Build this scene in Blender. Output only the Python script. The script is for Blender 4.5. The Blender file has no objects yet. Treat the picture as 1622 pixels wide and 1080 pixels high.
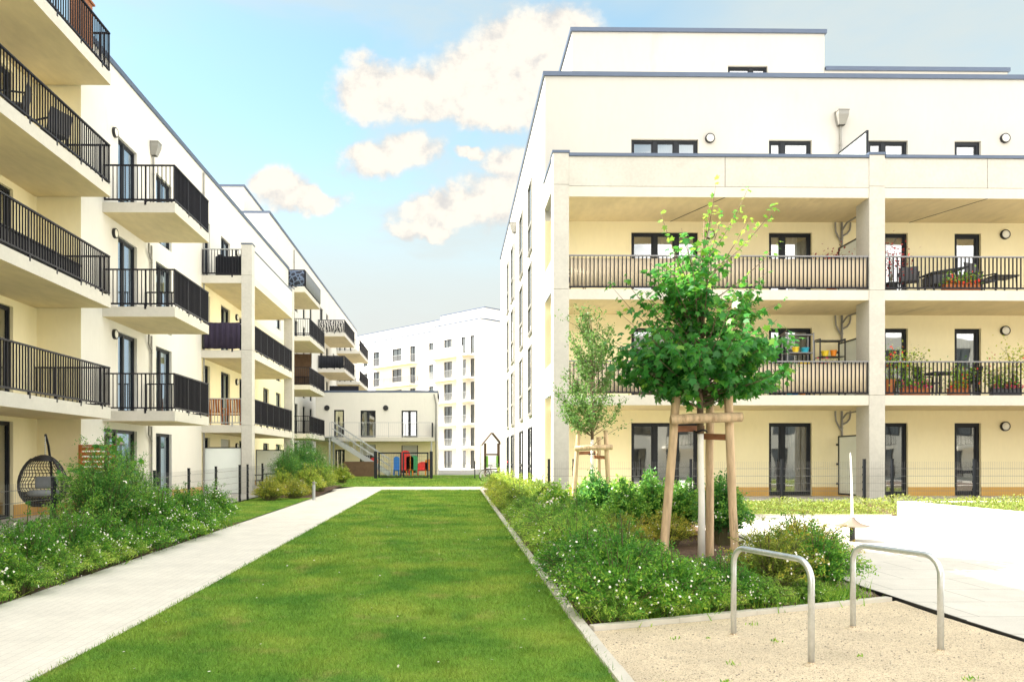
import bpy, math, random
import numpy as np
from mathutils import Vector
R = math.radians
random.seed(7)
SC = bpy.context.scene
COL = SC.collection
WLOC = {}

# ------------------------------------------------------------------ survey
# the place was surveyed from the photograph: eye 1.6 m above the lawn, the
# courtyard axis runs along +Y.  The functions turn a sighted column / row into metres.
FPX, CX, CY, EYE, YAW = 1250.0, 736.6, 729.0, 1.6, R(0.9)
cs, sn = math.cos(YAW), math.sin(YAW)
def X_at(px, Y):
    k = (px - CX) / FPX
    return Y * (k * cs + sn) / (cs - k * sn)
def Y_at(px, X):
    k = (px - CX) / FPX
    return X * (cs - k * sn) / (k * cs + sn)
def Z_at(py, X, Y):
    return EYE + (CY - py) / FPX * (Y * cs + X * sn)

def zg(x, y):
    z = 0.012 * min(max(y - 8, 0), 50)
    f = min(max((x - 2) / 3, 0), 1)
    return z + f * 0.03 * min(max(y - 12, 0), 9)

# ------------------------------------------------------------------ objects
def tag(o, label=None, cat=None, group=None, kind=None):
    if label: o['label'] = label
    if cat: o['category'] = cat
    if group: o['group'] = group
    if kind: o['kind'] = kind
    return o
def thing(name, label, cat, loc=(0, 0, 0), rz=0, group=None):
    o = bpy.data.objects.new(name, None)
    o.empty_display_size = 0.2
    COL.objects.link(o)
    o.location = loc
    o.rotation_euler.z = rz
    WLOC[o.name] = Vector(loc)
    return tag(o, label, cat, group)
def link(name, me, mat, parent=None):
    o = bpy.data.objects.new(name, me)
    COL.objects.link(o)
    if mat is not None and not me.materials:
        for m in (mat if isinstance(mat, (list, tuple)) else [mat]):
            me.materials.append(m)
    if parent is not None:
        o.parent = parent
        WLOC[o.name] = WLOC.get(parent.name, Vector((0, 0, 0)))
    else:
        WLOC[o.name] = Vector((0, 0, 0))
    return o
def copy_tree(o, parent=None):
    c = o.copy()
    COL.objects.link(c)
    c.parent = parent
    for ch in list(o.children):
        copy_tree(ch, c)
    return c
def put(o, loc, rz=0, s=1.0, label=None, group=None, cat=None):
    o.location = loc
    o.rotation_euler.z = rz
    o.scale = (s, s, s) if not isinstance(s, (tuple, list)) else s
    return tag(o, label, cat, group)

class Fr:
    """a wall frame: s along the wall, d outwards, t up"""
    def __init__(self, O, u, n):
        self.O = Vector(O); self.u = Vector(u).normalized(); self.n = Vector(n).normalized()
    def p(self, s, d, t):
        return self.O + self.u * s + self.n * d + Vector((0, 0, t))
WORLD = Fr((0, 0, 0), (1, 0, 0), (0, 1, 0))

class MB:
    def __init__(self):
        self.v = []; self.f = []; self.m = []; self.cur = 0
    def quad(self, *ps):
        b = len(self.v)
        self.v.extend(tuple(p) for p in ps)
        self.f.append(tuple(range(b, b + len(ps)))); self.m.append(self.cur)
        return self
    def box(self, x0, x1, y0, y1, z0, z1, F=WORLD):
        b = len(self.v)
        for (s, d, t) in ((x0, y0, z0), (x1, y0, z0), (x1, y1, z0), (x0, y1, z0),
                          (x0, y0, z1), (x1, y0, z1), (x1, y1, z1), (x0, y1, z1)):
            self.v.append(tuple(F.p(s, d, t)))
        fs = ((0, 3, 2, 1), (4, 5, 6, 7), (0, 1, 5, 4), (1, 2, 6, 5), (2, 3, 7, 6), (3, 0, 4, 7))
        flip = F.u.cross(F.n).z < 0
        for q in fs:
            q = tuple(b + i for i in q)
            self.f.append(q[::-1] if flip else q); self.m.append(self.cur)
        return self
    def bar(self, p, q, w, h, up=(0, 0, 1)):
        p = Vector(p); q = Vector(q); a = (q - p).normalized()
        s = a.cross(Vector(up))
        if s.length < 1e-4: s = a.cross(Vector((0, 1, 0)))
        s.normalize(); n = s.cross(a).normalized()
        b = len(self.v)
        for c in (p, q):
            for (i, j) in ((-1, -1), (1, -1), (1, 1), (-1, 1)):
                self.v.append(tuple(c + s * (w / 2 * i) + n * (h / 2 * j)))
        for q4 in ((0, 1, 2, 3), (7, 6, 5, 4), (0, 4, 5, 1), (1, 5, 6, 2), (2, 6, 7, 3), (3, 7, 4, 0)):
            self.f.append(tuple(b + i for i in q4)); self.m.append(self.cur)
        return self
    def tube(self, pts, r, n=10, cap=True):
        pts = [Vector(p) for p in pts]
        rs = r if isinstance(r, (list, tuple)) else [r] * len(pts)
        b = len(self.v); ref = None
        for i, p in enumerate(pts):
            a = (pts[min(i + 1, len(pts) - 1)] - pts[max(i - 1, 0)]).normalized()
            if ref is None:
                ref = a.orthogonal().normalized()
            s = (ref - a * ref.dot(a))
            s = s.normalized() if s.length > 1e-5 else a.orthogonal().normalized()
            ref = s
            t = a.cross(s)
            for k in range(n):
                an = 2 * math.pi * k / n
                self.v.append(tuple(p + (s * math.cos(an) + t * math.sin(an)) * rs[i]))
        for i in range(len(pts) - 1):
            for k in range(n):
                k2 = (k + 1) % n
                self.f.append((b + i * n + k, b + i * n + k2, b + (i + 1) * n + k2, b + (i + 1) * n + k)); self.m.append(self.cur)
        if cap:
            self.f.append(tuple(b + k for k in range(n))[::-1]); self.m.append(self.cur)
            e = b + (len(pts) - 1) * n
            self.f.append(tuple(e + k for k in range(n))); self.m.append(self.cur)
        return self
    def lathe(self, c, prof, n=24, axis='z'):
        b = len(self.v); c = Vector(c)
        for (r, h) in prof:
            for k in range(n):
                a = 2 * math.pi * k / n
                x, y = r * math.cos(a), r * math.sin(a)
                v = Vector((x, y, h)) if axis == 'z' else (Vector((x, h, y)) if axis == 'y' else Vector((h, x, y)))
                self.v.append(tuple(c + v))
        for i in range(len(prof) - 1):
            for k in range(n):
                k2 = (k + 1) % n
                self.f.append((b + i * n + k, b + i * n + k2, b + (i + 1) * n + k2, b + (i + 1) * n + k)); self.m.append(self.cur)
        return self
    def wall(self, F, s0, s1, t0, t1, ops=(), dep=0.16, d=0.0):
        """a wall sheet with real openings and reveals"""
        S = sorted({s0, s1, *[min(max(o[i], s0), s1) for o in ops for i in (0, 1)]})
        T = sorted({t0, t1, *[min(max(o[i], t0), t1) for o in ops for i in (2, 3)]})
        for a, b_ in zip(S, S[1:]):
            run = None
            for c, e in zip(T, T[1:]):
                ms, mt = (a + b_) / 2, (c + e) / 2
                hole = any(o[0] < ms < o[1] and o[2] < mt < o[3] for o in ops)
                if hole:
                    if run: self._q(F, a, b_, run[0], run[1], d); run = None
                else:
                    run = (run[0], e) if run else (c, e)
            if run: self._q(F, a, b_, run[0], run[1], d)
        for o in ops:
            a, b_, c, e = o[:4]
            P = F.p
            self.quad(P(a, d, c), P(a, d, e), P(a, d - dep, e), P(a, d - dep, c))
            self.quad(P(b_, d, e), P(b_, d, c), P(b_, d - dep, c), P(b_, d - dep, e))
            self.quad(P(a, d, e), P(b_, d, e), P(b_, d - dep, e), P(a, d - dep, e))
            self.quad(P(b_, d, c), P(a, d, c), P(a, d - dep, c), P(b_, d - dep, c))
        return self
    def _q(self, F, a, b_, c, e, d):
        P = F.p
        q = (P(a, d, c), P(b_, d, c), P(b_, d, e), P(a, d, e))
        n = (q[1] - q[0]).cross(q[2] - q[0])
        if n.dot(F.n) < 0: q = q[::-1]
        self.quad(*q)
    def build(self, name, mat, parent=None, smooth=False, bevel=0.0, local=False):
        off = Vector((0, 0, 0)) if local else WLOC.get(parent.name, Vector((0, 0, 0))) if parent is not None else Vector((0, 0, 0))
        me = bpy.data.meshes.new(name)
        me.from_pydata([(x - off.x, y - off.y, z - off.z) for (x, y, z) in self.v], [], self.f)
        if any(self.m): me.polygons.foreach_set('material_index', self.m)
        if smooth:
            me.polygons.foreach_set('use_smooth', [True] * len(me.polygons))
        me.update()
        o = link(name, me, mat, parent)
        if smooth and smooth != 'all':
            me.set_sharp_from_angle(angle=R(40))
        if bevel:
            md = o.modifiers.new('bevel', 'BEVEL'); md.width = bevel; md.segments = 2; md.limit_method = 'ANGLE'
        return o

def arrays_mesh(name, V, k, mat, parent=None, tint=None, smooth=False):
    """V: (N*k,3) vertices, N polygons of k corners each, not shared"""
    V = np.asarray(V, dtype=np.float32)
    n = len(V) // k
    me = bpy.data.meshes.new(name)
    me.vertices.add(len(V)); me.vertices.foreach_set('co', V.ravel())
    me.loops.add(n * k); me.loops.foreach_set('vertex_index', np.arange(n * k, dtype=np.int32))
    me.polygons.add(n); me.polygons.foreach_set('loop_start', np.arange(0, n * k, k, dtype=np.int32))
    me.update(calc_edges=True)
    if tint is not None:
        a = me.attributes.new('tint', 'FLOAT', 'FACE'); a.data.foreach_set('value', np.asarray(tint, dtype=np.float32))
    return link(name, me, mat, parent)

def norm(a):
    return a / np.maximum(np.linalg.norm(a, axis=1, keepdims=True), 1e-6)
def leaf_polys(P, D, N, L, W, shape):
    """place a 2-D leaf outline (x across, y along, z lift) at points P, axis D, normal N"""
    D = norm(D); S = norm(np.cross(D, N)); N = np.cross(S, D)
    sh = np.asarray(shape)
    V = (P[:, None, :] + S[:, None, :] * (sh[None, :, 0, None] * W[:, None, None])
         + D[:, None, :] * (sh[None, :, 1, None] * L[:, None, None])
         + N[:, None, :] * (sh[None, :, 2, None] * L[:, None, None]))
    return V.reshape(-1, 3)
LEAF4 = [(0, 0, 0), (.5, .45, -.06), (0, 1, -.12), (-.5, .45, -.06)]
LEAF6 = [(0, 0, 0), (.42, .28, .05), (.42, .66, .02), (0, 1, -.16), (-.42, .66, .02), (-.42, .28, .05)]
MAPLE = [(0, 0, 0), (.24, -.02, -.02), (.50, .12, -.10), (.34, .30, -.04), (.62, .60, -.20), (.25, .58, -.05), (0, 1.0, -.16),
         (-.25, .58, -.05), (-.62, .60, -.20), (-.34, .30, -.04), (-.50, .12, -.10), (-.24, -.02, -.02)]
GRS = [(-.5, 0, 0), (.5, 0, 0), (0, 1, .25)]
PETAL = [(math.cos(i * math.pi / 5) * (1 if i % 2 == 0 else .55), math.sin(i * math.pi / 5) * (1 if i % 2 == 0 else .55), .0) for i in range(10)]
def rnd(rg, n, s=1.0):
    return rg.normal(0, s, (n, 3))
def bez(a, b, c, t):
    a, b, c = (np.asarray(q, dtype=float) for q in (a, b, c))
    t = np.asarray(t)[:, None]
    return a * (1 - t) ** 2 + b * 2 * t * (1 - t) + c * t * t
def bez_t(a, b, c, t):
    a, b, c = (np.asarray(q, dtype=float) for q in (a, b, c))
    t = np.asarray(t)[:, None]
    return norm((b - a) * 2 * (1 - t) + (c - b) * 2 * t)
# ------------------------------------------------------------------ materials
def new_mat(name):
    m = bpy.data.materials.new(name); m.use_nodes = True
    nt = m.node_tree
    return m, nt, nt.nodes['Principled BSDF']
def N(nt, t, **kw):
    n = nt.nodes.new(t)
    for k, v in kw.items():
        if k in n.inputs: n.inputs[k].default_value = v
        else: setattr(n, k, v)
    return n
def surf(name, col, rough=.8, var=.06, scale=1.5, bump=0., bscale=60., metal=0., spec=.4, var2=0., scale2=12., dark=None, dthr=.62, dscale=.6, stretch=None, coat=0.):
    m, nt, bs = new_mat(name)
    L = nt.links.new
    tc = N(nt, 'ShaderNodeTexCoord')
    co = tc.outputs['Object']
    if stretch:
        mp = N(nt, 'ShaderNodeMapping'); mp.inputs['Scale'].default_value = stretch
        L(co, mp.inputs['Vector']); co = mp.outputs['Vector']
    n1 = N(nt, 'ShaderNodeTexNoise', Scale=scale, Detail=5.0, Roughness=.6)
    L(co, n1.inputs['Vector'])
    mr = N(nt, 'ShaderNodeMapRange'); mr.inputs[1].default_value = .3; mr.inputs[2].default_value = .7
    mr.inputs[3].default_value = 1 - var; mr.inputs[4].default_value = 1 + var
    L(n1.outputs['Fac'], mr.inputs[0])
    mul = N(nt, 'ShaderNodeVectorMath', operation='SCALE'); mul.inputs[0].default_value = col[:3]
    L(mr.outputs[0], mul.inputs['Scale'])
    out = mul.outputs[0]
    if var2:
        n2 = N(nt, 'ShaderNodeTexNoise', Scale=scale2, Detail=3.0)
        L(co, n2.inputs['Vector'])
        m2 = N(nt, 'ShaderNodeMapRange'); m2.inputs[1].default_value = .3; m2.inputs[2].default_value = .7
        m2.inputs[3].default_value = 1 - var2; m2.inputs[4].default_value = 1 + var2
        L(n2.outputs['Fac'], m2.inputs[0])
        s2 = N(nt, 'ShaderNodeVectorMath', operation='SCALE'); L(out, s2.inputs[0]); L(m2.outputs[0], s2.inputs['Scale']); out = s2.outputs[0]
    if dark:
        n3 = N(nt, 'ShaderNodeTexNoise', Scale=dscale, Detail=8.0, Roughness=.65); L(co, n3.inputs['Vector'])
        m3 = N(nt, 'ShaderNodeMapRange'); m3.inputs[1].default_value = dthr; m3.inputs[2].default_value = dthr + .12
        L(n3.outputs['Fac'], m3.inputs[0])
        mx = N(nt, 'ShaderNodeMix', data_type='RGBA'); L(m3.outputs[0], mx.inputs[0]); L(out, mx.inputs[6]); mx.inputs[7].default_value = (*dark[:3], 1); out = mx.outputs[2]
    L(out, bs.inputs['Base Color'])
    bs.inputs['Roughness'].default_value = rough; bs.inputs['Metallic'].default_value = metal
    bs.inputs['Specular IOR Level'].default_value = spec
    if coat: bs.inputs['Coat Weight'].default_value = coat
    if bump:
        nb = N(nt, 'ShaderNodeTexNoise', Scale=bscale, Detail=4.0); L(tc.outputs['Object'], nb.inputs['Vector'])
        bp = N(nt, 'ShaderNodeBump', Strength=bump, Distance=.02); L(nb.outputs['Fac'], bp.inputs['Height']); L(bp.outputs[0], bs.inputs['Normal'])
    return m
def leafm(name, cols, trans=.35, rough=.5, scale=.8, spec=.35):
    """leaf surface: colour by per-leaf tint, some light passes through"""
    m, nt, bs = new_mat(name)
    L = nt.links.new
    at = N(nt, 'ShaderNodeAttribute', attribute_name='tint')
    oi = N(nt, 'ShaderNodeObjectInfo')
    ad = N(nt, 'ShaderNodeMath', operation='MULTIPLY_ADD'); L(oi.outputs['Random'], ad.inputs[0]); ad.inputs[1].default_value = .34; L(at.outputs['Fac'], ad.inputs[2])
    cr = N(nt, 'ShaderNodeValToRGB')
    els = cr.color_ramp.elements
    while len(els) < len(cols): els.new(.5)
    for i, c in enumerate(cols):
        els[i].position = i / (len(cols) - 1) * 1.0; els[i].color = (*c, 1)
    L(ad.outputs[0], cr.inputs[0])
    L(cr.outputs[0], bs.inputs['Base Color']); bs.inputs['Roughness'].default_value = rough; bs.inputs['Specular IOR Level'].default_value = spec
    tr = N(nt, 'ShaderNodeBsdfTranslucent'); 
    hs = N(nt, 'ShaderNodeHueSaturation'); hs.inputs['Value'].default_value = 1.5; hs.inputs['Hue'].default_value = .485; L(cr.outputs[0], hs.inputs['Color']); L(hs.outputs[0], tr.inputs['Color'])
    mx = N(nt, 'ShaderNodeMixShader'); mx.inputs[0].default_value = trans
    L(bs.outputs[0], mx.inputs[1]); L(tr.outputs[0], mx.inputs[2])
    L(mx.outputs[0], nt.nodes['Material Output'].inputs['Surface'])
    return m
M = {}
M['plaster'] = surf('cream_plaster', (.72, .70, .64), .92, .035, .5, .12, 130., spec=.15, var2=.015, scale2=9, stretch=(1, 1, .3), dark=(.67, .645, .58), dthr=.60, dscale=1.1)
M['plaster_yellow'] = surf('lightened_yellow_plaster', (.89, .805, .535), .92, .035, .5, .12, 130., spec=.15, var2=.015, scale2=9, stretch=(1, 1, .4), dark=(.83, .74, .47), dthr=.62, dscale=1.0)  # pale yellow render, lightened to make up for shade in the recesses
M['plaster_front'] = surf('dimmed_cream_plaster', (.52, .508, .475), .92, .035, .5, .12, 130., spec=.15, var2=.015, scale2=9, stretch=(1, 1, .3), dark=(.485, .47, .43), dthr=.60, dscale=1.1)  # cream plaster darkened to hold down the light on the open front
M['plaster_white'] = surf('white_plaster', (.82, .80, .755), .92, .02, .4, .1, 130., spec=.15)
M['plinth'] = surf('ochre_plinth', (.60, .36, .10), .85, .08, 2., .1, 80.)
M['concrete'] = surf('fair_faced_concrete', (.53, .515, .47), .85, .06, 1.2, .10, 70., spec=.25, var2=.05, scale2=14, dark=(.44, .425, .385), dthr=.63, dscale=1.1)
M['slab'] = surf('slab_edge_concrete', (.60, .575, .51), .88, .04, 1.2, .08, 70., spec=.2, var2=.03, scale2=14, dark=(.50, .47, .40), dthr=.66, dscale=1.4)
M['soffit'] = surf('lightened_concrete_soffit', (.69, .58, .36), .9, .10, .8, .08, 50., spec=.2, var2=.05, scale2=6, stretch=(1, .35, 1), dark=(.54, .45, .29), dthr=.6, dscale=.9)  # tan concrete, its colour raised to offset the shade under the slabs
M['cap'] = surf('blue_grey_flashing', (.095, .125, .185), .45, .05, 3., metal=.3)
M['rail'] = surf('anthracite_rail', (.010, .010, .016), .45, .10, 6., spec=.25)
M['rail_light'] = surf('galvanised_rail', (.42, .43, .43), .4, .08, 8., metal=.6)
M['rail_top'] = surf('worn_grey_handrail', (.22, .22, .23), .4, .08, 8., metal=.5)
M['frame'] = surf('anthracite_window_frame', (.013, .016, .022), .4, .06, 5., spec=.25)
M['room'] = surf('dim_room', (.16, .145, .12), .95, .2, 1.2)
M['curtain'] = surf('white_net_curtain', (.80, .82, .84), .9, .05, 8., stretch=(6, 6, .3))
M['curtain_warm'] = surf('grey_curtain', (.42, .40, .36), .9, .06, 8., stretch=(6, 6, .3))
M['blind'] = surf('pale_roller_shutter', (.52, .52, .47), .7, .04, 3.)
M['lampwhite'] = surf('opal_lamp_glass', (.80, .79, .72), .35, .02, 3.)
M['black'] = surf('black_metal', (.015, .016, .018), .45, .1, 6.)
M['pipe'] = surf('grey_zinc_pipe', (.27, .265, .245), .45, .06, 4., metal=.25)
M['galv'] = surf('galvanised_steel', (.66, .69, .71), .34, .09, 30., metal=.8, bump=.03, bscale=200, var2=.06, scale2=5, dark=(.45, .42, .36), dthr=.7, dscale=4)
M['grey_panel'] = surf('blue_grey_panel', (.30, .33, .38), .5, .04, 2.)
M['tan_skirt'] = surf('tan_plastic', (.17, .135, .105), .6, .08, 6.)
M['frost'] = surf('frosted_glass_panel', (.82, .88, .86), .35, .04, .8, spec=.5)
M['white_wall'] = surf('white_concrete', (.80, .79, .76), .85, .03, 1., .08, 60)
M['wood'] = surf('peeled_pine_log', (.53, .385, .235), .75, .20, 3., .25, 40., stretch=(5, 5, .7), var2=.10, scale2=3, dark=(.27, .165, .085), dthr=.58, dscale=2.2)
M['wood_end'] = surf('pine_log_end', (.42, .27, .14), .8, .2, 14.)
M['board'] = surf('brown_weathered_board', (.30, .125, .06), .75, .2, 5., .2, 50., stretch=(1, 1, 5))
M['wood_orange'] = surf('orange_stained_timber', (.42, .135, .03), .6, .14, 3., .1, 60., stretch=(.6, .6, 6))
M['wood_dark'] = surf('dark_timber', (.12, .07, .04), .7, .2, 4.)
M['bark'] = surf('young_bark', (.16, .115, .075), .9, .25, 8., .4, 40., stretch=(1, 1, .3))
M['bark_white'] = surf('lime_washed_trunk', (.78, .76, .70), .9, .05, 6., .25, 40., dark=(.5, .45, .36), dthr=.68, dscale=9)
M['stem'] = surf('green_brown_stem', (.12, .11, .05), .9, .2, 8.)
M['soil'] = surf('compacted_pale_ground', (.34, .32, .28), .95, .12, .3, .2, 30.)
M['mulch'] = surf('bark_mulch', (.115, .070, .045), .95, .35, 14., .8, 45., var2=.3, scale2=60)
M['terrace'] = surf('grey_terrace_slabs', (.46, .44, .40), .9, .08, 2., .15, 60.)
M['kerb'] = surf('pale_kerb_concrete', (.58, .545, .47), .9, .10, 3., .25, 60., dark=(.36, .33, .25), dthr=.6, dscale=3.5)
M['rattan'] = surf('black_rattan', (.022, .021, .022), .6, .2, 30.)
M['cushion'] = surf('grey_cushion', (.20, .215, .225), .95, .08, 10., .1, 200)
M['red'] = surf('red_plastic', (.62, .03, .025), .4, .05, 5.)
M['orange'] = surf('orange_plastic', (.75, .24, .015), .4, .05, 5.)
M['green'] = surf('green_plastic', (.03, .25, .09), .4, .05, 5.)
M['lime'] = surf('lime_green_panel', (.22, .50, .05), .4, .05, 5.)
M['blue'] = surf('blue_plastic', (.02, .16, .50), .4, .05, 5.)
M['teal'] = surf('teal_plastic', (.02, .35, .50), .4, .05, 5.)
M['yellow'] = surf('yellow_plastic', (.75, .55, .03), .4, .05, 5.)
M['terracotta'] = surf('terracotta', (.48, .17, .06), .8, .1, 6.)
M['purple'] = surf('purple_cloth', (.030, .022, .048), .85, .12, 4., stretch=(8, 8, .4))
M['blackcloth'] = surf('black_cloth', (.012, .014, .02), .85, .12, 4., stretch=(8, 8, .5))
M['beige_mat'] = surf('beige_reed_mat', (.80, .68, .50), .85, .07, 2., .15, 90., stretch=(14, 14, .4))
M['greyfab'] = surf('grey_textilene', (.10, .10, .105), .8, .1, 20.)
M['white'] = surf('white_paint', (.80, .79, .77), .5, .03, 3.)
M['stairsteel'] = surf('grey_stair_steel', (.40, .42, .43), .45, .06, 4., metal=.4)
M['pebble'] = surf('mixed_pebbles', (.35, .29, .23), .85, .35, 9.)

def glass_mat():
    m, nt, bs = new_mat('window_glass')
    L = nt.links.new
    tr = N(nt, 'ShaderNodeBsdfTransparent'); tr.inputs[0].default_value = (.62, .68, .68, 1)
    gl = N(nt, 'ShaderNodeBsdfGlossy'); gl.inputs['Roughness'].default_value = .02; gl.inputs['Color'].default_value = (.95, .98, 1, 1)
    fr = N(nt, 'ShaderNodeFresnel', IOR=2.9)
    tc = N(nt, 'ShaderNodeTexCoord'); nb = N(nt, 'ShaderNodeTexNoise', Scale=.9, Detail=1.0)
    L(tc.outputs['Object'], nb.inputs['Vector'])
    bp = N(nt, 'ShaderNodeBump', Strength=.06, Distance=.05); L(nb.outputs['Fac'], bp.inputs['Height'])
    L(bp.outputs[0], gl.inputs['Normal'])
    mx = N(nt, 'ShaderNodeMixShader'); fm = N(nt, 'ShaderNodeMath', operation='MULTIPLY_ADD'); fm.use_clamp = True; L(fr.outputs[0], fm.inputs[0]); fm.inputs[1].default_value = 1.25; fm.inputs[2].default_value = .08; L(fm.outputs[0], mx.inputs[0]); L(tr.outputs[0], mx.inputs[1]); L(gl.outputs[0], mx.inputs[2])
    L(mx.outputs[0], nt.nodes['Material Output'].inputs['Surface'])
    return m
M['glass'] = glass_mat()
def dark_glass():
    m, nt, bs = new_mat('dark_reflecting_glass')
    bs.inputs['Base Color'].default_value = (.05, .06, .065, 1); bs.inputs['Roughness'].default_value = .04; bs.inputs['IOR'].default_value = 2.2
    tc = N(nt, 'ShaderNodeTexCoord'); nb = N(nt, 'ShaderNodeTexNoise', Scale=.7, Detail=1.0); nt.links.new(tc.outputs['Object'], nb.inputs['Vector'])
    bp = N(nt, 'ShaderNodeBump', Strength=.08, Distance=.05); nt.links.new(nb.outputs['Fac'], bp.inputs['Height']); nt.links.new(bp.outputs[0], bs.inputs['Normal'])
    return m
M['dglass'] = dark_glass()
def mesh_sheer(name, col, fac):
    m, nt, bs = new_mat(name)
    bs.inputs['Base Color'].default_value = (*col, 1)
    return m
# foliage colours
M['maple'] = leafm('maple_leaf', [(0.013, 0.116, 0.022), (0.029, 0.182, 0.029), (0.066, 0.264, 0.033), (0.264, 0.462, 0.055)], .42, .42, spec=.45)
M['birch'] = leafm('small_tree_leaf', [(0.066, 0.165, 0.044), (0.121, 0.242, 0.055), (0.198, 0.330, 0.077)], .42)
M['cinq'] = leafm('cinquefoil_leaf', [(0.033, 0.152, 0.021), (0.083, 0.268, 0.031), (0.173, 0.392, 0.043), (0.361, 0.522, 0.060)], .42)
M['cinq_olive'] = leafm('olive_shrub_leaf', [(0.112, 0.180, 0.029), (0.223, 0.285, 0.040), (0.391, 0.420, 0.053), (0.595, 0.435, 0.066)], .42)
M['feather'] = leafm('feathery_leaf', [(0.029, 0.144, 0.033), (0.067, 0.236, 0.045), (0.157, 0.371, 0.054), (0.315, 0.506, 0.075)], .42)
M['hedge'] = leafm('hedge_leaf', [(0.096, 0.195, 0.030), (0.194, 0.312, 0.041), (0.349, 0.438, 0.055), (0.542, 0.547, 0.083)], .42)
M['rose'] = leafm('rose_leaf', [(0.056, 0.188, 0.033), (0.139, 0.330, 0.046), (0.298, 0.495, 0.066), (0.502, 0.620, 0.106)], .42)
M['sedum'] = leafm('yellow_green_cover', [(.07, .14, .025), (.17, .25, .04), (.30, .33, .07)], .25)
M['redleaf'] = leafm('red_leaf', [(.14, .015, .018), (.28, .03, .03), (.40, .06, .04)], .3)
M['whiteflower'] = surf('white_petals', (.82, .79, .70), .8, .05, 4.)
M['pinkflower'] = surf('pink_petals', (.72, .06, .16), .7, .15, 14.)
M['redflower'] = surf('red_petals', (.66, .04, .02), .7, .15, 14.)
M['paleflower'] = surf('pale_pink_petals', (.80, .68, .66), .8, .08, 6.)

def lawn_mat(name, blade):
    m, nt, bs = new_mat(name); L = nt.links.new
    tc = N(nt, 'ShaderNodeTexCoord')
    a = N(nt, 'ShaderNodeTexNoise', Scale=.8, Detail=4.0, Roughness=.55); L(tc.outputs['Object'], a.inputs['Vector'])
    r = N(nt, 'ShaderNodeValToRGB'); e = r.color_ramp.elements
    e[0].position = .36; e[0].color = (.105, .245, .034, 1); e[1].position = .66; e[1].color = (.28, .375, .06, 1)
    q = e.new(.5); q.color = (.185, .325, .045, 1)
    L(a.outputs['Fac'], r.inputs[0])
    b = N(nt, 'ShaderNodeTexNoise', Scale=1.7, Detail=5.0, Roughness=.6); L(tc.outputs['Object'], b.inputs['Vector'])
    mr = N(nt, 'ShaderNodeMapRange'); mr.inputs[1].default_value = .57; mr.inputs[2].default_value = .72; mr.inputs[4].default_value = .65; L(b.outputs['Fac'], mr.inputs[0])
    mx = N(nt, 'ShaderNodeMix', data_type='RGBA'); L(mr.outputs[0], mx.inputs[0]); L(r.outputs[0], mx.inputs[6]); mx.inputs[7].default_value = (.38, .34, .11, 1)
    b2 = N(nt, 'ShaderNodeTexNoise', Scale=1.1, Detail=4.0, Roughness=.6); L(tc.outputs['Object'], b2.inputs['Vector'])
    m2 = N(nt, 'ShaderNodeMapRange'); m2.inputs[1].default_value = .60; m2.inputs[2].default_value = .70; m2.inputs[4].default_value = .6
    mp = N(nt, 'ShaderNodeMapping'); mp.inputs['Location'].default_value = (13, 4, 0); L(tc.outputs['Object'], mp.inputs[0]); L(mp.outputs[0], b2.inputs['Vector'])
    L(b2.outputs['Fac'], m2.inputs[0])
    mx2 = N(nt, 'ShaderNodeMix', data_type='RGBA'); L(m2.outputs[0], mx2.inputs[0]); L(mx.outputs[2], mx2.inputs[6]); mx2.inputs[7].default_value = (.085, .235, .045, 1)
    out = mx2.outputs[2]
    if blade:
        at = N(nt, 'ShaderNodeAttribute', attribute_name='tint')
        mm = N(nt, 'ShaderNodeMapRange'); mm.inputs[3].default_value = .62; mm.inputs[4].default_value = 1.45; L(at.outputs['Fac'], mm.inputs[0])
        sc = N(nt, 'ShaderNodeVectorMath', operation='SCALE'); L(out, sc.inputs[0]); L(mm.outputs[0], sc.inputs['Scale']); out = sc.outputs[0]
        L(out, bs.inputs['Base Color']); bs.inputs['Roughness'].default_value = .6; bs.inputs['Specular IOR Level'].default_value = .25
        tr = N(nt, 'ShaderNodeBsdfTranslucent'); L(out, tr.inputs[0])
        ms = N(nt, 'ShaderNodeMixShader'); ms.inputs[0].default_value = .3; L(bs.outputs[0], ms.inputs[1]); L(tr.outputs[0], ms.inputs[2]); L(ms.outputs[0], nt.nodes['Material Output'].inputs[0])
    else:
        n3 = N(nt, 'ShaderNodeTexNoise', Scale=55., Detail=3.0); L(tc.outputs['Object'], n3.inputs['Vector'])
        mm = N(nt, 'ShaderNodeMapRange'); mm.inputs[1].default_value = .3; mm.inputs[2].default_value = .7; mm.inputs[3].default_value = .6; mm.inputs[4].default_value = 1.3; L(n3.outputs['Fac'], mm.inputs[0])
        sc = N(nt, 'ShaderNodeVectorMath', operation='SCALE'); L(out, sc.inputs[0]); L(mm.outputs[0], sc.inputs['Scale'])
        L(sc.outputs[0], bs.inputs['Base Color']); bs.inputs['Roughness'].default_value = .95; bs.inputs['Specular IOR Level'].default_value = .1
        bp = N(nt, 'ShaderNodeBump', Strength=.6, Distance=.03); L(n3.outputs['Fac'], bp.inputs['Height']); L(bp.outputs[0], bs.inputs['Normal'])
    return m
M['lawn'] = lawn_mat('lawn_turf', False); M['blade'] = lawn_mat('grass_blade', True)

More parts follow.
